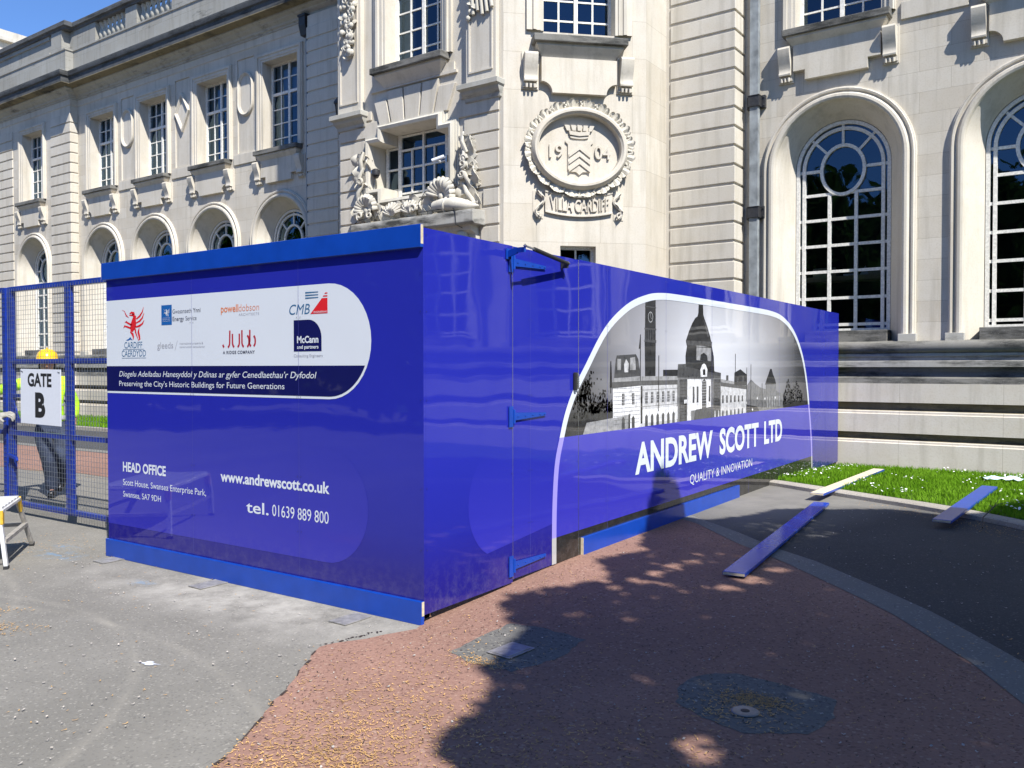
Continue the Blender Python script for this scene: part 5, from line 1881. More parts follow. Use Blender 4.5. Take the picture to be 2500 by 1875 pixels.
def clip_poly(poly, axis, lim, keep_less):
    out = []
    n = len(poly)
    ins = (lambda p: p[axis] <= lim) if keep_less else (lambda p: p[axis] >= lim)
    for i in range(n):
        a, c = poly[i], poly[(i + 1) % n]
        if ins(a):
            out.append(a)
        if ins(a) != ins(c):
            t = (lim - a[axis]) / (c[axis] - a[axis])
            out.append((a[0] + (c[0] - a[0]) * t, a[1] + (c[1] - a[1]) * t))
    return out


PIC = {}


def on_side(name, m, poly, e, joint=True):
    """a printed shape on the side, cut at the door's edges and hung on the sheet it is printed on"""
    for par, y0, y1 in ((s1, 0.019, .992), (dr, .998, 1.944), (s2, 1.952, 10.52)):
        q = clip_poly(clip_poly(poly, 0, y0, False), 0, y1, True)
        if len(q) > 2 and max(p[0] for p in q) - min(p[0] for p in q) > 1e-3:
            o = decal(name, m, par, [q], sx_(e))
            PIC.setdefault((par.name, name), []).append(o)


def zband(line_out, line_in, z0, z1):
    """strip between two polylines limited to z0..z1, as quads"""
    res = []
    for i in range(len(line_out) - 1):
        q = [line_out[i], line_out[i + 1], line_in[i + 1], line_in[i]]
        q = clip_poly(clip_poly(q, 1, z0, False), 1, z1, True)
        if len(q) > 2:
            res.append(q)
    return res


def on_side_many(name, m, polys, e):
    for par, y0, y1 in ((s1, 0.019, .992), (dr, .998, 1.944), (s2, 1.952, 10.52)):
        qs = []
        for p in polys:
            q = clip_poly(clip_poly(p, 0, y0, False), 0, y1, True)
            if len(q) > 2:
                qs.append(q)
        if qs:
            b = MB()
            for q in qs:
                area = sum(q[i][0] * q[(i + 1) % len(q)][1] - q[(i + 1) % len(q)][0] * q[i][1] for i in range(len(q)))
                if abs(area) < 1e-8:
                    continue
                if area < 0:
                    q = q[::-1]
                b.add([(e, y, z) for y, z in q], [tuple(range(len(q)))])
            if b.f:
                PIC.setdefault((par.name, name), []).append(b.build(name, m, par))


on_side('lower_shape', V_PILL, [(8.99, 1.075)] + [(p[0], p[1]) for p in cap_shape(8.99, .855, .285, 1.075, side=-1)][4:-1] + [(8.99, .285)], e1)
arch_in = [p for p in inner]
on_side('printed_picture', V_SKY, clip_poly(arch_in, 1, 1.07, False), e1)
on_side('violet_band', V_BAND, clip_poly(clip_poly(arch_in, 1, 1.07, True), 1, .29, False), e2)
on_side('black_base_band', V_BLACK, clip_poly(arch_in, 1, .29, True), e2)
on_side_many('arch_border', V_WHITE, zband(outer, inner, 1.07, 3), e3)
on_side_many('arch_border', V_LILAC, zband(outer, inner, .29, 1.07), e3)
on_side_many('arch_border', V_GREYW, zband(outer, inner, 0, .29), e3)


def ph_(g, polys, e=e2):
    """pieces of the printed photograph, clipped to the arch by hand-picked limits"""
    on_side_many('printed_picture', GREYS[g], polys, e)


def rc(y0, y1, z0, z1):
    return [(y0, z0), (y1, z0), (y1, z1), (y0, z1)]


pr = random.Random(3)
# dark ground and trees at the left, pale boundary wall
ph_(2, [[(1.73, 1.07), (2.08, 1.07), (2.10, 1.16), (2.55, 1.185), (2.55, 1.24), (2.35, 1.25), (1.80, 1.26)]], .0018)
ph_(5, [[(2.02, 1.07), (2.87, 1.07), (2.87, 1.19), (2.08, 1.165)]], .0021)
ph_(2, [rc(2.85, 2.885, 1.07, 1.20)], .0026)
lv = []
for k in range(520):
    y = 1.98 + pr.gauss(0, .10) + .02; z = 1.42 + pr.gauss(0, .12)
    lim = np.interp(y, [p[0] for p in inner[:45]], [p[1] for p in inner[:45]]) - .03
    if y < 1.80 or z > lim or z < 1.2:
        continue
    s = pr.uniform(.006, .016)
    lv.append([(y - s, z - s * .6), (y + s * .8, z - s), (y + s, z + s * .5), (y - s * .4, z + s)])
for k in range(420):
    y = pr.uniform(2.12, 2.54); z = 1.24 + abs(pr.gauss(0, .07)) * (1 + .5 * math.sin(y * 22))
    s = pr.uniform(.005, .014)
    lv.append([(y - s, z - s * .6), (y + s * .8, z - s), (y + s, z + s * .5), (y - s * .4, z + s)])
ph_(1, lv, .0030)
# left pavilion and long wing
ph_(7, [rc(2.55, 3.10, 1.07, 1.47)], .0018)
ph_(6, [rc(3.10, 3.95, 1.07, 1.46)], .0019)
ph_(7, [rc(3.10, 3.95, 1.10, 1.23)], .0022)
ph_(3, [[(2.53, 1.44), (3.12, 1.455), (3.95, 1.45), (3.95, 1.495), (3.12, 1.50), (2.53, 1.495)]], .0026)
ph_(5, [[(2.56, 1.495), (3.1, 1.50), (3.95, 1.495), (3.95, 1.535), (3.1, 1.54), (2.56, 1.53)]], .0026)
ph_(3, [[(2.57, 1.53), (3.10, 1.545), (3.05, 1.70), (3.0, 1.745), (2.62, 1.73), (2.60, 1.69)]], .0027)
ph_(5, [[(2.63, 1.60), (2.70, 1.60), (2.70, 1.70), (2.63, 1.70)], [(2.88, 1.60), (3.0, 1.60), (2.98, 1.72), (2.88, 1.71)]], .0032)
ph_(6, [[(2.77, 1.58), (2.84, 1.58), (2.85, 1.66), (2.80, 1.70), (2.76, 1.65)]], .0034)
ph_(2, [rc(3.6, 3.95, 1.535, 1.60), rc(3.10, 3.14, 1.10, 1.45)], .0025)
wn_ = []
for y in list(np.arange(3.20, 3.92, .125)) + [2.72, 2.92]:
    wn_.append(rc(y, y + .05, 1.285, 1.39))
    wn_.append([(y - .005, 1.07), (y + .055, 1.07), (y + .055, 1.16), (y + .025, 1.185), (y - .005, 1.16)])
ph_(3, wn_, .0032)
ph_(6, [rc(w_[0][0] + .022, w_[0][0] + .027, 1.285, 1.39) for w_ in wn_[::2]] + [rc(w_[0][0], w_[0][0] + .05, z, z + .004) for w_ in wn_[::2] for z in (1.31, 1.335, 1.36)], .0038)
ph_(4, [rc(3.10, 3.95, z, z + .004) for z in (1.255, 1.41)] + [rc(2.56, 3.08, z, z + .003) for z in np.arange(1.12, 1.44, .035)], .0031)
# clock tower
ph_(2, [[(3.195, 1.54), (3.425, 1.54), (3.43, 1.86), (3.425, 2.285), (3.20, 2.27), (3.185, 1.86)]], .0020)
ph_(3, [rc(3.18, 3.44, 1.86, 1.885), rc(3.18, 3.44, 1.98, 1.995), rc(3.19, 3.435, 2.19, 2.2)] + [rc(3.20 + k * .052, 3.215 + k * .052, 1.885, 1.98) for k in range(5)], .0028)
ck = [(3.31 + .055 * math.cos(a), 2.10 + .052 * math.sin(a)) for a in np.linspace(0, 2 * math.pi, 25)]
ph_(5, [[ck[i], ck[i + 1], (3.31 + (ck[i + 1][0] - 3.31) * .82, 2.10 + (ck[i + 1][1] - 2.10) * .82), (3.31 + (ck[i][0] - 3.31) * .82, 2.10 + (ck[i][1] - 2.10) * .82)] for i in range(24)] + [rc(3.307, 3.312, 2.10, 2.14), [(3.31, 2.10), (3.335, 2.08), (3.337, 2.084), (3.31, 2.105)]], .0030)
ph_(1, [rc(3.30, 3.315, 1.74, 1.79), rc(3.30, 3.315, 1.56, 1.60)], .003)
# central block with dome
ph_(4, [rc(3.94, 5.16, 1.07, 1.54)], .0021)
ph_(3, [[(3.94, 1.52), (5.16, 1.50), (5.16, 1.56), (4.98, 1.575), (4.9, 1.60), (4.2, 1.66), (3.96, 1.655)], rc(4.0, 4.20, 1.07, 1.5), rc(4.94, 5.14, 1.07, 1.49)], .0026)
ph_(7, [[(4.20, 1.07), (4.30, 1.07), (4.30, 1.17), (4.86, 1.17), (4.86, 1.49), (4.20, 1.50)]], .0029)
ph_(2, [[(4.16, 1.63), (4.96, 1.56), (4.94, 1.74), (4.88, 1.86), (4.19, 1.85), (4.15, 1.74)]], .0030)
ph_(5, [[(4.44, 1.70), (4.86, 1.69), (4.86, 1.84), (4.44, 1.86)]], .0034)
ph_(2, [[(4.54, 1.70), (4.76, 1.69), (4.74, 1.75), (4.65, 1.78), (4.56, 1.76)], rc(4.44, 4.86, 1.835, 1.842)], .0037)
dome = [(4.18, 1.85), (4.16, 1.90), (4.24, 2.00), (4.32, 2.08), (4.40, 2.14), (4.47, 2.165), (4.49, 2.20), (4.50, 2.293), (4.62, 2.293), (4.63, 2.19), (4.66, 2.15), (4.75, 2.06), (4.83, 1.96), (4.88, 1.87)]
ph_(2, [dome[::-1][:9] + dome[::-1][9:]], .0032)
ph_(3, [[(4.18, 1.85), (4.88, 1.855), (4.88, 1.905), (4.17, 1.90)], [(4.62, 2.14), (4.68, 2.12), (4.80, 1.96), (4.76, 1.95)]], .0036)
ph_(7, [[(4.56, 1.52), (4.74, 1.52), (4.75, 1.60), (4.70, 1.65), (4.65, 1.665), (4.60, 1.65), (4.55, 1.60)]], .0038)
ph_(2, [[(4.60, 1.17), (4.72, 1.17), (4.72, 1.47), (4.66, 1.50), (4.60, 1.47)], [(4.62, 1.54), (4.69, 1.54), (4.69, 1.59), (4.655, 1.61), (4.62, 1.59)]], .0042)
ph_(6, [rc(4.60, 4.72, z, z + .004) for z in np.arange(1.20, 1.47, .03)] + [rc(4.63 + k * .03, 4.633 + k * .03, 1.17, 1.48) for k in range(3)], .0046)
ph_(3, [[(4.38, 1.07), (5.08, 1.07), (5.06, 1.165), (4.86, 1.19), (4.42, 1.175)]] + [rc(y, y + .05, 1.25, 1.42) for y in (4.34, 4.45, 4.79)], .0041)
ph_(6, [[(4.96, 1.07), (5.0, 1.07), (4.99, 1.13), (4.975, 1.15), (4.965, 1.13)], [(5.07, 1.07), (5.11, 1.07), (5.10, 1.13), (5.085, 1.15), (5.075, 1.13)]], .0045)
ph_(2, [rc(4.14, 4.155, 1.07, 1.26)] + [rc(4.02, 4.18, z, z + .005) for z in np.arange(1.1, 1.48, .035)] + [rc(4.96, 5.13, z, z + .005) for z in np.arange(1.1, 1.46, .035)], .0032)
ph_(7, [[(4.12, 1.25), (4.145, 1.25), (4.15, 1.29), (4.115, 1.29)], [(4.155, 1.25), (4.18, 1.25), (4.185, 1.29), (4.15, 1.29)]], .0036)
# right wing, far domes and trees
ph_(6, [[(5.16, 1.07), (6.0, 1.07), (6.0, 1.355), (5.16, 1.41)]], .0023)
ph_(3, [[(5.16, 1.41), (6.02, 1.355), (6.02, 1.395), (5.16, 1.455)], rc(5.33, 5.40, 1.47, 1.53)], .0028)
ph_(5, [[(5.16, 1.455), (6.02, 1.395), (6.02, 1.42), (5.16, 1.49)]], .0028)
ph_(2, [[(5.59, 1.42), (6.02, 1.40), (6.02, 1.535), (5.80, 1.60), (5.60, 1.56)]], .0032)
ph_(3, [rc(y, y + .05, 1.215, 1.305 - (y - 5.2) * .03) for y in np.arange(5.2, 5.95, .13)] + [[(y, 1.07), (y + .05, 1.07), (y + .05, 1.12), (y + .025, 1.14), (y, 1.12)] for y in np.arange(5.2, 5.95, .13)] + [rc(5.68, 5.74, 1.45, 1.51), rc(5.86, 5.93, 1.45, 1.52)], .0034)
ph_(4, [[(6.02, 1.07), (6.75, 1.07), (6.75, 1.34), (6.52, 1.37), (6.34, 1.42), (6.18, 1.475), (6.03, 1.40)], [(6.75, 1.07), (7.52, 1.07), (7.5, 1.25), (7.2, 1.31), (7.17, 1.42), (6.76, 1.42)]], .0026)
ph_(2, [[(6.73, 1.40), (7.18, 1.40), (7.14, 1.46), (7.05, 1.53), (6.99, 1.60), (6.93, 1.60), (6.86, 1.53), (6.78, 1.46)], [(6.02, 1.07), (6.5, 1.07), (6.42, 1.13), (6.02, 1.17)]], .0031)
ph_(5, [rc(6.80 + .1 * k, 6.84 + .1 * k, 1.10, 1.24) for k in range(6)], .0035)
ph_(7, [[(y - .025, z), (y, z - .02), (y + .025, z), (y, z + .02)] for y, z in ((6.42, 1.235), (6.72, 1.22), (7.15, 1.22), (6.02, 1.19), (6.24, 1.10))], .0038)
ph_(2, [[(7.50, 1.07), (8.66, 1.07), (8.63, 1.17), (7.48, 1.16)]], .0030)
lv = []
for k in range(640):
    y = pr.uniform(7.5, 8.45); top = 1.25 + .22 * math.exp(-((y - 7.72) / .12) ** 2) + .17 * math.exp(-((y - 8.12) / .18) ** 2)
    z = pr.uniform(1.12, top)
    s = pr.uniform(.008, .022)
    lv.append([(y - s, z - s * .5), (y + s * .8, z - s * .8), (y + s, z + s * .4), (y - s * .4, z + s * .7)])
ph_(3, lv, .0034)
# masts
ph_(2, [rc(y, y + .012, z0, z1) for y, z0, z1 in ((2.50, 1.4, 1.68), (3.085, 1.5, 1.93), (3.49, 1.2, 1.74), (5.62, 1.56, 1.78), (6.02, 1.1, 1.62), (6.17, 1.1, 1.66), (6.6, 1.1, 1.42))] + [[(2.49, 1.45), (2.53, 1.45), (2.515, 1.64), (2.50, 1.68)], [(3.06, 1.8), (3.09, 1.8), (3.09, 1.93)]], .0050)
for (pn, nm), obs in PIC.items():
    if len(obs) > 1:
        join_objs(nm, obs)
letters('lettering', V_WHITE, s2, [('ANDREW', 2.985, 4.91, .648, .915, dict(bold=.034)), ('SCOTT', 5.12, 6.47, .648, .915, dict(bold=.034)), ('LTD', 6.69, 7.45, .648, .915, dict(bold=.034))], sx_(.0052))
letters('lettering', V_WHITE, s2, [('QUALITY & INNOVATION', 4.27, 6.23, .403, .498, dict(bold=-.004))], sx_(.0052))
for y in np.arange(2.44, 10.4, 1.22):
    decal('sheet_joint', V_JOINT, s2, [[(y - .0012, .09), (y + .0012, .09), (y + .0012, 2.5), (y - .0012, 2.5)]], sx_(.0058))
decal('sheet_joint', V_JOINT, dr, [[(y - .001, .09), (y + .001, .09), (y + .001, 2.5), (y - .001, 2.5)] for y in (1.22,)], sx_(.0058))
def dotset(ys, zs_):
    return [[(y + .0035 * math.cos(a), z + .0035 * math.sin(a)) for a in np.linspace(0, 2 * math.pi, 9)[:-1]] for y in ys for z in zs_]
zz = (.13, .47, .86, 1.42, 1.98, 2.46)
decal('fixings', INK, s1, dotset((.025, .975), zz), sx_(.006))
decal('fixings', INK, dr, dotset((1.20, 1.24, 1.92), zz), sx_(.006))
decal('fixings', INK, s2, dotset([y + d for y in np.arange(2.44, 10.4, 1.22) for d in (-.02, .02)], zz), sx_(.006))

# door ironwork
for z in (2.385, 1.27, .185):
    h = MB().box(.0065, .013, .935, .985, z - .075, z + .075)
    h.tube([(.014, .996, z - .05), (.014, .996, z + .05)], .009, 8)
    h.add([(.0075, 1.005, z - .028), (.0075, 1.425, z - .012), (.0075, 1.425, z + .012), (.0075, 1.005, z + .028), (.014, 1.005, z - .028), (.014, 1.425, z - .012), (.014, 1.425, z + .012), (.014, 1.005, z + .028)],
          [(0, 1, 2, 3), (7, 6, 5, 4), (0, 4, 5, 1), (1, 5, 6, 2), (2, 6, 7, 3), (3, 7, 4, 0)])
    for y in (1.04, 1.14, 1.24, 1.34, 1.405):
        h.lathe([(0, .004), (.007, .003), (.008, 0)], (.0145, y, z), 8)
    h.build('hinge', KICK, dr)
b = MB().box(.0066, .013, .90, .958, 2.40, 2.475).bar((.012, .925, 2.435), (.10, .905, 2.455), .014, .045).bar((.10, .905, 2.455), (.19, .872, 2.45), .014, .035)
b.build('strut_bracket', KICK, dr)
st = MB().tube([(.19, .872, 2.475), (.17, 1.02, 2.469)], .008, 8)
st.build('strut_rod', STEEL, dr)
MB().tube([(.17, 1.02, 2.469), (.06, 1.67, 2.44)], .0155, 10).box(.006, .062, 1.66, 1.685, 2.405, 2.455).build('strut_cylinder', RUBBER, dr, smooth=40)
MB().lathe([(0, -.016), (.016, 0), (0, .016)], (.19, .872, 2.475), 8).lathe([(0, -.02), (.02, 0), (0, .02)], (.06, 1.68, 2.44), 8).build('strut_joint', STEEL, dr, smooth=60)
MB().box(.006, .03, 1.855, 1.885, 1.44, 1.585).build('lock_case', RUBBER, dr, bevel=.003)
b = MB().box(.006, .022, 1.888, 1.915, 1.45, 1.58)
for k in range(7):
    b.box(.022, .030, 1.888, 1.915, 1.455 + k * .018, 1.463 + k * .018)
b.build('door_handle', STEEL, dr, bevel=.002)


# ------------------------------------------------------------------ gate
def gate_leaf(x0, x1, post, label, lock=False):
    g = tag(empty('mesh_gate', (x1 if not lock else x0, .6, 0)), label, 'gate', 'blue mesh gates beside the hoarding')
    ox = g.location.x
    b = MB()
    def add(xa, xb, za, zb):
        b.box(xa - ox, xb - ox, -.025, .025, za, zb)
    add(x0, x0 + .08, .10, 2.52); add(x1 - .08, x1, .10, 2.52)
    xs = [x0 + .08] + [v for p in post for v in (p, p + .10)] + [x1 - .08]
    for xa, xb in zip(xs[0::2], xs[1::2]):
        for za, zb in ((.10, .15), (.88, .93), (1.67, 1.72), (2.47, 2.52)):
            add(xa, xb, za, zb)
    for p in post:
        add(p, p + .10, .10, 2.52)
    b.build('frame', GATEB, g, bevel=.003)
    w = MB()
    y = -.033
    for x in np.arange(x0 + .02, x1 - .01, .0508):
        w.bar((x - ox, y, .10), (x - ox, y, 2.50), .0027, .0027)
    for z in np.arange(.12, 2.50, .0508):
        w.bar((x0 - ox, y + .0036, z), (x1 - ox, y + .0036, z), .0027, .0027)
    w.build('wire_mesh', GALV, g)
    if lock:
        b = MB().box(x0 + .08 - ox, x0 + .30 - ox, -.02, .02, 1.30, 1.335).box(x0 + .08 - ox, x0 + .30 - ox, -.02, .02, 1.02, 1.07).box(x0 + .275 - ox, x0 + .305 - ox, -.02, .02, 1.07, 1.30)
        b.add([(x0 + .08 - ox, -.018, 1.07), (x0 + .20 - ox, -.018, 1.07), (x0 + .08 - ox, -.018, 1.28), (x0 + .08 - ox, .0, 1.07), (x0 + .20 - ox, .0, 1.07), (x0 + .08 - ox, .0, 1.28)], [(0, 1, 2), (5, 4, 3), (1, 4, 5, 2)])
        b.build('lock_plate', GATEB, g)
        MB().bar((x0 + .05 - ox, -.05, .66), (x0 + .24 - ox, -.06, .63), .03, .03).bar((x0 + .23 - ox, -.06, .63), (x0 + .25 - ox, -.06, .60), .025, .03).build('drop_bolt', GATEB, g)
    return g


gate_leaf(-6.53, -3.62, (-5.33,), 'blue mesh gate carrying the GATE B sign, next to the hoarding', lock=True)
gate_leaf(-9.5, -6.575, (-8.2,), 'blue mesh gate leaf at the photo\u2019s left edge, beside the GATE B leaf')
sg = tag(empty('gate_sign', (-5.785, .553, 1.315), 0), 'white GATE B sign board wired to the blue mesh gate', 'sign')
sg.rotation_euler = (0, R(0.6), 0)
MB().box(-.415, .415, -.003, .003, -.295, .295).build('sign_board', SIGNW, sg, bevel=.001)
letters('lettering', INK, sg, [('GATE', -.26, .235, .115, .245, dict(bold=.035)), ('B', -.105, .105, -.205, .03, dict(bold=.05))], lambda x, z, q: (x, -.0042, z))
MB().bar((-.40, -.005, .275), (-.36, -.006, .262), .004, .004).bar((.36, -.006, .27), (.40, -.005, .262), .004, .004).build('cable_tie', INK, sg)

# ------------------------------------------------------------------ step stool
stl = tag(empty('work_platform', (-4.08, -.56, 0), math.atan2(.40, -.55)), 'worn aluminium step platform with yellow leg joints standing near the gate', 'step platform')
# local x runs along the near end (towards the far leg), local y out of frame to the left
b = MB()
W2 = .335
for i in range(6):
    x0_ = -W2 + i * (2 * W2) / 6 + .006
    b.box(x0_, x0_ + 2 * W2 / 6 - .012, .0, 1.15, .478, .500)
b.box(-W2 - .01, W2 + .01, -.012, 1.162, .455, .480)
b.build('deck', ALU, stl, bevel=.003)
legs = ((-W2, 0.02, -.355, -.03), (W2, .02, .60, -.05), (-W2, 1.13, -.355, 1.2), (W2, 1.13, .6, 1.2))
for i, (xa, ya, xb, yb) in enumerate(legs):
    m_ = ALU if i % 2 == 0 else ALUD
    l = MB().bar((xa, ya, .47), (xb, yb, .012), .05, .03, up=(0, 1, 0)).build('leg', m_, stl, bevel=.004)
    MB().bar((xb + (xa - xb) * .03, yb, .026), (xb, yb, 0), .056, .036, up=(0, 1, 0)).build('foot', RUBBER, l)
    MB().bar((xa, ya - .02, .475), (xa + (xb - xa) * .25, ya - .022, .475 - .46 * .25), .06, .022, up=(0, 1, 0)).build('joint', YELLOW, l, bevel=.004)
MB().bar((-.345, -.01, .22), (.475, -.02, .22), .03, .04, up=(0, 1, 0)).bar((-.345, -.0, .22), (-.345, 1.14, .22), .02, .03).bar((.47, 0, .22), (.47, 1.14, .22), .02, .03).build('rung', ALUD, stl)


# ------------------------------------------------------------------ loose boards
def plank(label, a, bpt, w, t, za, zb, m_top, m_side, tilt=0.0):
    a = Vector((a[0], a[1], za)); c = Vector((bpt[0], bpt[1], zb))
    ln = (c - a).length
    d = (c - a).normalized()
    p = empty('loose_board', a)
    p.rotation_euler = d.to_track_quat('X', 'Z').to_euler()
    tag(p, label, 'board', 'loose boards on the ground')
    MB().box(0, ln, -w / 2, w / 2, 0, t).build('board', m_side, p, bevel=.003)
    MB().box(.004, ln - .004, -w / 2 + .004, w / 2 - .004, t - .001, t + .0012).build('face', m_top, p)
    MB().box(-.0012, .001, -w / 2 + .004, w / 2 - .004, .004, t - .003).build('end_grain', PLY, p)
    return p


zr = lambda x, y: float(gz(x, y))
plank('glossy blue painted board lying across the paving edge, nearest of the loose boards', (1.32, 1.92), (.985, 5.66), .165, .026, zr(1.3, 1.9) + .022, zr(.98, 5.6) + .012, PLANKB, KICK)
plank('pale unpainted board with blue edges, one end propped on the kerb', (.87, 5.90), (.88, 9.26), .155, .026, zr(.87, 5.9) + .075, float(lawn_z(.88, 9.2)) + .05, CREAM, KICK)
plank('dull blue board lying from the path over the kerb onto the lawn at the right', (2.30, 4.84), (2.46, 7.52), .165, .026, zr(2.3, 4.84) + .07, float(lawn_z(2.46, 7.5)) + .05, KICK, KICK)
b = MB()
n = 9
gxs = [[None] * n for _ in range(n)]
V_ = []
for i in range(n):
    for j in range(n):
        u, v = i / (n - 1) - .5, j / (n - 1) - .5
        x = 2.48 + .40 * u + .05 * math.sin(5 * v + 2 * u); y = 9.0 + .62 * v + .08 * math.sin(6 * u)
        z = float(lawn_z(x, y)) + .06 + .05 * abs(math.sin(7 * u + 3 * v)) * (1 - 1.5 * max(abs(u), abs(v))) + .012 * math.sin(17 * u - 11 * v)
        V_.append((x, y, z))
b.add(V_, [(i * n + j, i * n + j + 1, (i + 1) * n + j + 1, (i + 1) * n + j) for i in range(n - 1) for j in range(n - 1)])
tag(b.build('plastic_scrap', PLASTIC), 'crumpled scrap of pale blue plastic lying on the lawn among daisies', 'plastic scrap')
b = MB().tube([(2.62, 5.05, .10), (2.60, 5.3, .16), (2.66, 5.6, .22), (2.60, 5.9, .20)], [.006, .006, .005, .003], 5)
b.tube([(2.60, 5.3, .16), (2.70, 5.45, .27), (2.78, 5.5, .30)], [.004, .004, .002], 5).tube([(2.66, 5.6, .22), (2.72, 5.7, .33)], [.004, .002], 5)
tag(b.build('twig', BARK), 'small bare twig caught on the dull blue board at the kerb', 'twig')


# ------------------------------------------------------------------ people
def skin_mesh(name, pts, edges, m, parent, fn, levels=2):
    bm = bmesh.new()
    sk = bm.verts.layers.skin.verify()
    vs = {}
    for i, (k, (p, r)) in enumerate(pts.items()):
        v = bm.verts.new(fn(*p))
        rad = r if isinstance(r, tuple) else (r, r)
        v[sk].radius = rad
        v[sk].use_root = (i == 0)
        vs[k] = v
    for a, c in edges:
        bm.edges.new((vs[a], vs[c]))
    me = bpy.data.meshes.new(name)
    bm.to_mesh(me)
    bm.free()
    o = bpy.data.objects.new(name, me)
    COL.objects.link(o)
    me.materials.append(m)
    s = o.modifiers.new('skin', 'SKIN')
    s.use_smooth_shade = True
    u = o.modifiers.new('subdivision', 'SUBSURF')
    u.levels = u.render_levels = levels
    if parent is not None:
        o.parent = parent
    return o


T_ = Vector((.45, .893)); F_ = Vector((.893, -.45))
P1 = empty('person', (-7.39, 1.47, 0), math.atan2(.893, .45))
tag(P1, 'person in yellow hard hat, lime hi-vis jacket and navy trousers behind the gate', 'person')
# local x = to the photo's right, local y = away from the camera
f = lambda x, y, z: (x, -y, z)
body = {'pelvis': ((.02, 0, .95), .085), 'waist': ((.0, .02, 1.12), .085), 'chest': ((-.02, .03, 1.36), (.115, .085)), 'neck': ((-.03, .05, 1.53), .058), 'chin': ((-.025, .08, 1.60), .075), 'head': ((-.02, .075, 1.70), .092), 'crown': ((-.02, .06, 1.79), .07),
        'hip1': ((-.09, 0, .86), .07), 'knee1': ((-.02, .13, .50), .055), 'ank1': ((.02, .05, .09), .042), 'toe1': ((.0, .20, .04), .036),
        'hip2': ((.13, 0, .86), .07), 'knee2': ((.14, .10, .49), .055), 'ank2': ((.15, -.13, .22), .042), 'toe2': ((.09, -.02, .05), .036),
        'sh1': ((-.20, .03, 1.45), .062), 'elb1': ((-.42, .12, 1.40), .046), 'wr1': ((-.62, .36, 1.32), .032), 'hand1': ((-.70, .44, 1.31), .036),
        'sh2': ((.17, .03, 1.44), .062), 'elb2': ((.285, -.05, 1.17), .046), 'wr2': ((.27, -.02, .95), .032), 'hand2': ((.265, .0, .88), .036)}
ed = [('pelvis', 'waist'), ('waist', 'chest'), ('chest', 'neck'), ('neck', 'chin'), ('chin', 'head'), ('head', 'crown'), ('pelvis', 'hip1'), ('hip1', 'knee1'), ('knee1', 'ank1'), ('ank1', 'toe1'), ('pelvis', 'hip2'), ('hip2', 'knee2'), ('knee2', 'ank2'), ('ank2', 'toe2'),
      ('chest', 'sh1'), ('sh1', 'elb1'), ('elb1', 'wr1'), ('wr1', 'hand1'), ('chest', 'sh2'), ('sh2', 'elb2'), ('elb2', 'wr2'), ('wr2', 'hand2')]
fg = [(-.025, .10), (-.008, .115), (.010, .11), (.026, .095)]
for h, (hx, hy, hz), (dx, dy, dz) in (('hand1', (-.70, .44, 1.31), (-.62, .78, -.1)), ('hand2', (.265, .0, .88), (-.05, .3, -.95))):
    for i, (o, l) in enumerate(fg):
        a_ = (hx + dx * .05, hy + dy * .05, hz + o); b_ = (hx + dx * l * .6, hy + dy * l * .6, hz + o - .01); c_ = (hx + dx * l * .7, hy + dy * l * .7, hz + o - .045)
        body[h + 'f%da' % i] = (a_, .011); body[h + 'f%db' % i] = (b_, .009); body[h + 'f%dc' % i] = (c_, .008)
        ed += [(h, h + 'f%da' % i), (h + 'f%da' % i, h + 'f%db' % i), (h + 'f%db' % i, h + 'f%dc' % i)]
    body[h + 't'] = ((hx + .03, hy + dy * .04, hz + .045), .010)
    ed.append((h, h + 't'))
skin_mesh('body', body, ed, SKIN, P1, f)
b = MB()
b.add([f(-.025, .165, 1.675), f(-.045, .165, 1.635), f(-.005, .165, 1.635), f(-.025, .200, 1.642)], [(0, 1, 3), (0, 3, 2), (1, 2, 3)])
b.build('nose', SKIN, P1, smooth=80)
b = MB()
for s in (-1, 1):
    b.lathe([(0, -.008), (.012, 0), (0, .008)], f(-.022 + s * .034, .163, 1.695), 8)
b.build('eyes', INK, P1)
b = MB()
for s in (-1, 1):
    b.lathe([(0, -.03), (.018, -.01), (.02, .015), (0, .03)], f(-.02 + s * .098, .06, 1.685), 8, .6, 1)
b.build('ears', SKIN, P1, smooth=60)
b = MB()
b.add([f(-.055, .160, 1.605), f(.01, .160, 1.605), f(.005, .163, 1.598), f(-.05, .163, 1.598)], [(0, 1, 2, 3)])
b.build('mouth', simple('lips', (.30, .10, .08), .5), P1)
MB().lathe([(.101, -.10), (.104, -.02), (.096, .04), (0, .02)], f(-.02, .015, 1.70), 16).build('hair', HAIRM, P1, smooth=60)
jk = {'hem0': ((.02, .0, .80), (.17, .14)), 'hem': ((.02, .0, .93), (.178, .145)), 'waist': ((.0, .02, 1.12), (.165, .14)), 'chest': ((-.02, .03, 1.36), (.19, .145)), 'collar': ((-.03, .045, 1.50), .09),
      'sh1': ((-.20, .03, 1.45), .088), 'elb1': ((-.42, .12, 1.40), .074), 'wr1': ((-.60, .34, 1.325), .055), 'sh2': ((.17, .03, 1.44), .088), 'elb2': ((.285, -.05, 1.17), .07), 'wr2': ((.272, -.02, .97), .055)}
j_ = skin_mesh('jacket', jk, [('hem0', 'hem'), ('hem', 'waist'), ('waist', 'chest'), ('chest', 'collar'), ('chest', 'sh1'), ('sh1', 'elb1'), ('elb1', 'wr1'), ('chest', 'sh2'), ('sh2', 'elb2'), ('elb2', 'wr2')], HIVIS, P1, f)
b = MB()
def hoop(x, y, z, rx, ry, h):
    r_ = [(rx, -h / 2), (rx + .004, 0), (rx, h / 2)]
    b.lathe(r_, f(x, y, z), 20, 1, ry / rx)
hoop(.02, .005, 1.0, .176, .146, .05); hoop(.0, .02, 1.17, .172, .144, .05)
b.build('reflective_tape', REFL, P1, smooth=50)
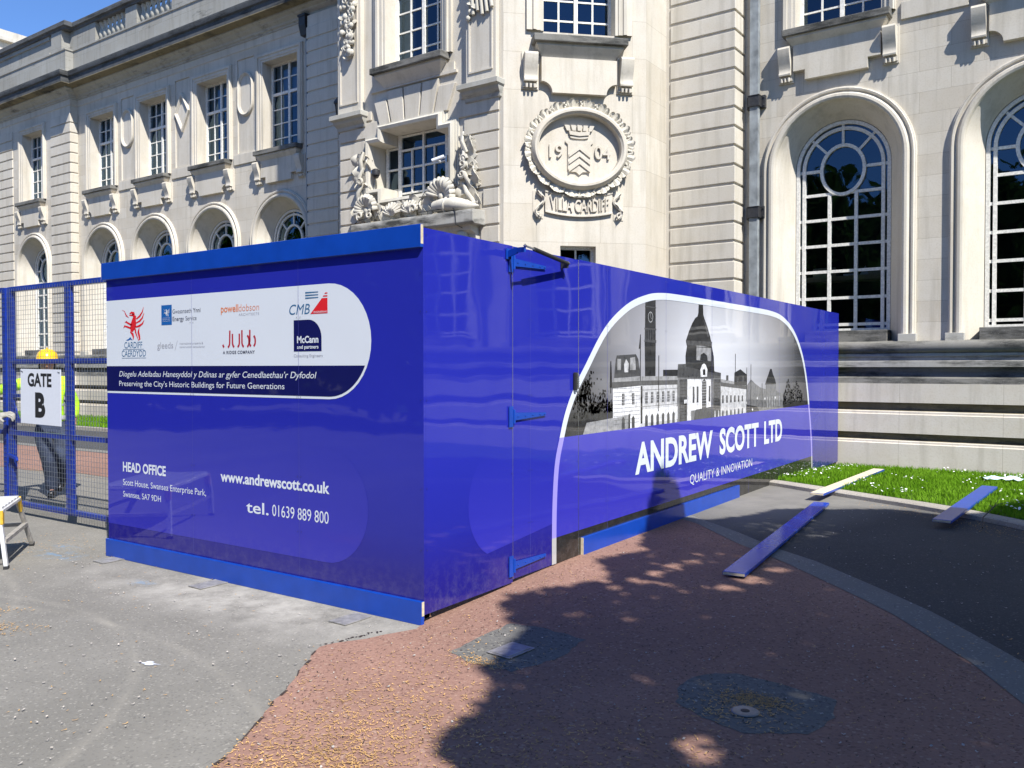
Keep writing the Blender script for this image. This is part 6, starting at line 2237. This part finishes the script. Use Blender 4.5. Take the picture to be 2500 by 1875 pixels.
tr_ = {'top': ((.02, 0, 1.06), (.14, .115)), 'pelvis': ((.02, 0, .95), (.15, .125)), 'hip1': ((-.085, .02, .80), .115), 'knee1': ((-.02, .13, .50), .092), 'sh1': ((.01, .09, .28), .085), 'ank1': ((.02, .04, .06), .078),
       'hip2': ((.13, .02, .80), .115), 'knee2': ((.14, .10, .50), .092), 'sh2': ((.15, -.03, .33), .085), 'ank2': ((.15, -.125, .20), .072)}
skin_mesh('trousers', tr_, [('top', 'pelvis'), ('pelvis', 'hip1'), ('hip1', 'knee1'), ('knee1', 'sh1'), ('sh1', 'ank1'), ('pelvis', 'hip2'), ('hip2', 'knee2'), ('knee2', 'sh2'), ('sh2', 'ank2')], NAVY, P1, f)
bo = {'a': ((.02, .04, .10), .06), 'b': ((.015, .08, .055), .055), 'c': ((.0, .22, .045), .045)}
skin_mesh('boot', bo, [('a', 'b'), ('b', 'c')], BOOT, P1, f)
bo = {'a': ((.15, -.13, .24), .06), 'b': ((.14, -.10, .17), .055), 'c': ((.085, .0, .06), .045)}
skin_mesh('boot', bo, [('a', 'b'), ('b', 'c')], BOOT, P1, f)
hh = MB().lathe([(.150, -.012), (.138, 0), (.132, .05), (.112, .10), (.07, .135), (0, .148)], f(-.02, .06, 1.715), 24, 0.93, 1.08)
hh.prism_x([(-.10, -.01), (-.19, -.028), (-.19, -.018), (-.10, .012)], -.08, .08)
h_ob = MB()
h_ob.lathe([(0, -.012), (.150, -.012), (.150, -.004), (.138, .002), (.132, .05), (.112, .10), (.07, .135), (0, .148)], f(-.02, .06, 1.715), 24, 0.93, 1.08)
h_ob.box(-.10, .06, -.225, -.19, 1.70, 1.71)
h_ob.tube([f(-.02, -.06, 1.83), f(-.02, .06, 1.866), f(-.02, .17, 1.825)], .014, 8)
h_ob.build('hard_hat', HELMET, P1, smooth=45)

# a second worker stands just out of frame; only the gloved hand and dark sleeve show
P2 = empty('person', (-7.0, .05, 0), R(0))
tag(P2, 'person in dark clothes at the left edge, grey-gloved hand gripping the gate', 'person')
f2 = lambda x, y, z: (x, y, z)
b2 = {'pelvis': ((-.25, .0, .95), .085), 'waist': ((-.25, .0, 1.12), .085), 'chest': ((-.22, .03, 1.34), (.10, .08)), 'neck': ((-.21, .05, 1.53), .058), 'chin': ((-.20, .08, 1.60), .075), 'head': ((-.21, .06, 1.69), .092), 'crown': ((-.21, .05, 1.78), .07),
      'hip1': ((-.35, 0, .88), .095), 'knee1': ((-.36, .05, .50), .062), 'ank1': ((-.36, 0, .09), .042), 'toe1': ((-.35, .14, .04), .036), 'hip2': ((-.14, 0, .88), .095), 'knee2': ((-.12, .06, .5), .062), 'ank2': ((-.12, 0, .09), .042), 'toe2': ((-.10, .14, .04), .036),
      'sh1': ((-.40, .03, 1.42), .045), 'elb1': ((-.50, .05, 1.15), .042), 'wr1': ((-.45, .2, 1.0), .032), 'hand1': ((-.42, .27, .97), .034), 'sh2': ((-.05, .05, 1.41), .045), 'elb2': ((.27, .22, 1.10), .042), 'wr2': ((.45, .37, 1.085), .032), 'hand2': ((.52, .43, 1.10), .036)}
e2_ = [('pelvis', 'waist'), ('waist', 'chest'), ('chest', 'neck'), ('neck', 'chin'), ('chin', 'head'), ('head', 'crown'), ('pelvis', 'hip1'), ('hip1', 'knee1'), ('knee1', 'ank1'), ('ank1', 'toe1'), ('pelvis', 'hip2'), ('hip2', 'knee2'), ('knee2', 'ank2'), ('ank2', 'toe2'),
       ('chest', 'sh1'), ('sh1', 'elb1'), ('elb1', 'wr1'), ('wr1', 'hand1'), ('chest', 'sh2'), ('sh2', 'elb2'), ('elb2', 'wr2'), ('wr2', 'hand2')]
skin_mesh('body', b2, e2_, SKIN, P2, f2)
ck_ = {'hem0': ((-.25, .0, .70), (.18, .15)), 'hem': ((-.25, .0, .86), (.185, .15)), 'waist': ((-.25, .0, 1.1), (.17, .14)), 'chest': ((-.22, .03, 1.36), (.19, .145)), 'collar': ((-.21, .05, 1.5), .09), 'sh1': ((-.42, .03, 1.44), .085), 'elb1': ((-.50, .05, 1.15), .07), 'wr1': ((-.46, .18, 1.02), .055),
       'sh2': ((-.03, .05, 1.43), .085), 'elb2': ((.27, .22, 1.09), .082), 'wr2': ((.43, .35, 1.08), .058)}
skin_mesh('jacket', ck_, [('hem0', 'hem'), ('hem', 'waist'), ('waist', 'chest'), ('chest', 'collar'), ('chest', 'sh1'), ('sh1', 'elb1'), ('elb1', 'wr1'), ('chest', 'sh2'), ('sh2', 'elb2'), ('elb2', 'wr2')], DARKCLOTH, P2, f2)
skin_mesh('trousers', {'p0': ((-.25, 0, 1.02), (.13, .11)), 'p': ((-.25, 0, .92), (.15, .13)), 'h1': ((-.35, 0, .8), .11), 'k1': ((-.36, .05, .5), .09), 'a1': ((-.36, 0, .05), .075), 'h2': ((-.14, 0, .8), .11), 'k2': ((-.12, .06, .5), .09), 'a2': ((-.12, 0, .05), .075)}, [('p0', 'p'), ('p', 'h1'), ('h1', 'k1'), ('k1', 'a1'), ('p', 'h2'), ('h2', 'k2'), ('k2', 'a2')], NAVY, P2, f2)
gl_ = {'cuff': ((.44, .36, 1.082), .045), 'palm': ((.53, .44, 1.105), (.05, .036))}
ge = [('cuff', 'palm')]
for i in range(4):
    o = -.036 + i * .024
    gl_['a%d' % i] = ((.575 + .01 * (i % 2), .475 + o * .3, 1.115 + o * .55), .0145)
    gl_['b%d' % i] = ((.625 - .008 * abs(i - 1.5), .505 + o * .3, 1.095 + o * .6), .013)
    gl_['c%d' % i] = ((.630 - .008 * abs(i - 1.5), .515 + o * .3, 1.050 + o * .6), .012)
    ge += [('palm', 'a%d' % i), ('a%d' % i, 'b%d' % i), ('b%d' % i, 'c%d' % i)]
gl_['t1'] = ((.55, .40, 1.06), .016); gl_['t2'] = ((.595, .42, 1.03), .014)
ge += [('palm', 't1'), ('t1', 't2')]
skin_mesh('glove', gl_, ge, GLOVE, P2, f2)
for s_ in (-.36, -.12):
    skin_mesh('boot', {'a': ((s_, .0, .10), .055), 'b': ((s_, .03, .05), .05), 'c': ((s_ + .01, .17, .045), .042)}, [('a', 'b'), ('b', 'c')], BOOT, P2, f2)
MB().lathe([(.098, -.06), (.103, .0), (.096, .06), (.06, .10), (0, .115)], (-.21, .035, 1.72), 16).build('hair', HAIRM, P2, smooth=60)


# ------------------------------------------------------------------ trees behind and beside the photographer
def leaf_cards(P, size, name, parent):
    n = len(P)
    a = RNG.normal(0, 1, (n, 3)); a /= np.linalg.norm(a, axis=1)[:, None]
    c = RNG.normal(0, 1, (n, 3)); c -= (c * a).sum(1)[:, None] * a; c /= np.linalg.norm(c, axis=1)[:, None]
    s = size * RNG.uniform(.7, 1.3, n)[:, None]
    nrm = np.cross(a, c)
    V = np.stack([P - a * s * .5, P + c * s * .34 + nrm * s * .06, P + a * s * .5, P - c * s * .34 + nrm * s * .06], 1).reshape(-1, 3)
    o = np.arange(n) * 4
    return raw_mesh(name, V, np.stack([o, o + 1, o + 2, o + 3], 1), LEAF, parent)


def in_poly(P, poly):
    x, y = P[:, 0], P[:, 1]
    r = np.zeros(len(P), bool)
    n = len(poly)
    for i in range(n):
        x1, y1 = poly[i]; x2, y2 = poly[(i + 1) % n]
        c = ((y1 > y) != (y2 > y)) & (x < (x2 - x1) * (y - y1) / (y2 - y1 + 1e-12) + x1)
        r ^= c
    return r


# the crown is filled where its shade falls on the paving: sun direction and shade are the measured ones
SHADE = [(1.5, -2.6), (1.42, -1.42), (1.16, -1.30), (1.10, -1.03), (.99, -.58), (.78, -.42), (.72, -.1), (.60, .29), (.36, .35), (.12, .74), (.37, 1.16), (.56, 1.44), (.20, 1.94), (.42, 2.49), (.29, 2.52), (.06, 3.1), (-.18, 3.42), (-.36, 3.62), (-.40, 3.85), (-.22, 4.1), (.30, 4.05), (.57, 4.6), (.65, 5.09), (1.35, 5.56), (1.71, 5.80), (2.48, 5.61), (2.61, 6.13), (2.85, 6.95), (4.6, 7.6), (8.5, 5), (8.5, -6), (3.5, -6)]
THIN = [(.36, .35), (.12, .74), (.37, 1.16), (.56, 1.44), (.20, 1.94), (.42, 2.49), (1.1, 2.7), (1.66, 2.6), (1.42, 2.2), (1.40, 1.5), (1.36, 1.1), (1.24, .72), (.62, .33)]
THIN2 = [(1.35, 3.3), (1.55, 3.9), (1.3, 4.9), (.7, 4.6), (.6, 4.0)]
G = np.stack([RNG.uniform(-.7, 4.4, 85000), RNG.uniform(-3.2, 7.4, 85000)], 1)
G = G[in_poly(G, SHADE)]
dens = np.ones(len(G))
dens[in_poly(G, THIN)] = .55
dens[in_poly(G, THIN2)] = .35
for cx_, cy_, r_ in ((2.08, -.66, .12), (2.14, -.80, .07), (.74, 1.5, .08), (.76, 1.75, .09), (.80, 2.0, .10), (.85, 2.25, .08), (1.45, 1.95, .14), (1.40, 1.65, .11), (1.5, 2.35, .10)):
    dens[np.hypot(G[:, 0] - cx_, G[:, 1] - cy_) < r_] *= .06
G = G[RNG.uniform(0, 1, len(G)) < dens]
hgt = 5.2 + 2.6 * RNG.uniform(0, 1, len(G)) ** 1.5 + .5 * np.sin(G[:, 0] * 2.1) * np.cos(G[:, 1] * 1.7)
Gz = gz(G[:, 0], G[:, 1])
Pn = np.stack([G[:, 0] + SUN.x / SUN.z * hgt, G[:, 1] + SUN.y / SUN.z * hgt, Gz + hgt], 1)
G2 = np.stack([RNG.uniform(3.9, 9, 13000), RNG.uniform(-6.5, 7.6, 13000)], 1)
G2 = G2[in_poly(G2, SHADE)]
h2 = RNG.uniform(6, 11, len(G2))
Pf = np.stack([G2[:, 0] + SUN.x / SUN.z * h2, G2[:, 1] + SUN.y / SUN.z * h2, h2], 1)
tr = tag(empty('shade_tree', (10.2, -2.4, 0)), 'broad leafy tree out of frame whose shade falls over the red paving', 'tree')
loc0 = np.array([10.2, -2.4, 0.0])
leaf_cards(Pn - loc0, 0.145, 'crown', tr)
leaf_cards(Pf - loc0, 0.30, 'crown', tr)
b = MB().tube([(0, 0, -.1), (.05, .05, 1.5), (-.1, .1, 3.2), (-.3, .2, 5.5), (-.5, .2, 8.5)], [.34, .27, .24, .19, .08], 12)
for e_ in ((-2.5, -1.0, 6.6), (-3.2, 1.8, 6.3), (-1.5, 3.6, 7.2), (1.6, 1.5, 8.5), (-3.6, .2, 7.6), (-2.6, 3.2, 6.4)):
    m1 = (e_[0] * .45, e_[1] * .45, 3.4 + (e_[2] - 3.4) * .6)
    b.tube([(-.12, .1, 3.3), m1, e_], [.14, .09, .025], 8)
b.build('trunk', BARK, tr, smooth=60)

# belt of trees across the road behind the camera: seen only as reflections in glass and vinyl
def belt_tree(h, seed):
    r = np.random.default_rng(seed)
    P = []
    for k in range(52):
        a, z = r.uniform(0, 6.28), r.uniform(.10, 1.0)
        w = h * .34 * math.sin(math.pi * min(1, .25 + .72 * z)) ** .7
        q = w * math.sqrt(r.uniform(0.1, 1))
        c = np.array([q * math.cos(a), q * math.sin(a), z * h * .96])
        P.append(c + r.normal(0, h * .055, (130, 3)))
    return np.concatenate(P)


proto = None
spots = [(-13, -15, 10), (-20, -13, 11), (-27, -15, 11), (-35, -15, 12), (-44, -15, 12), (-80, -24, 13), (-68, -24, 12), (-57, -22, 12), (-47, -23, 11), (-38, -21, 12), (-31, -27, 13), (-23, -27, 14), (-14, -34, 14), (-5, -39, 14), (-74, -30, 16), (-62, -34, 14), (-52, -27, 15), (-43, -32, 13), (-35, -26, 14), (-27, -33, 16), (-18, -40, 15), (-9, -44, 16), (0, -46, 15), (9, -44, 16), (18, -40, 15), (28, -34, 16), (38, -26, 15)]
for i, (x, y, h) in enumerate(spots):
    if proto is None:
        proto = tag(empty('belt_tree', (x, y, 0)), 'tall leafy tree across the road behind the camera', 'tree', 'trees across the road behind the camera')
        leaf_cards(belt_tree(15.0, 5), 0.85, 'crown', proto)
        MB().tube([(0, 0, -.1), (.1, 0, 3), (0, .2, 9)], [.4, .3, .1], 10).build('trunk', BARK, proto, smooth=60)
        proto.scale = (h / 15,) * 3
    else:
        o = proto.copy(); COL.objects.link(o); o.location = (x, y, 0); o.rotation_euler = (0, 0, i * 1.3); o.scale = (h / 15 * (1 + .12 * math.sin(i)),) * 2 + (h / 15,)
        for ch in [c for c in proto.children]:
            c = ch.copy(); COL.objects.link(c); c.parent = o
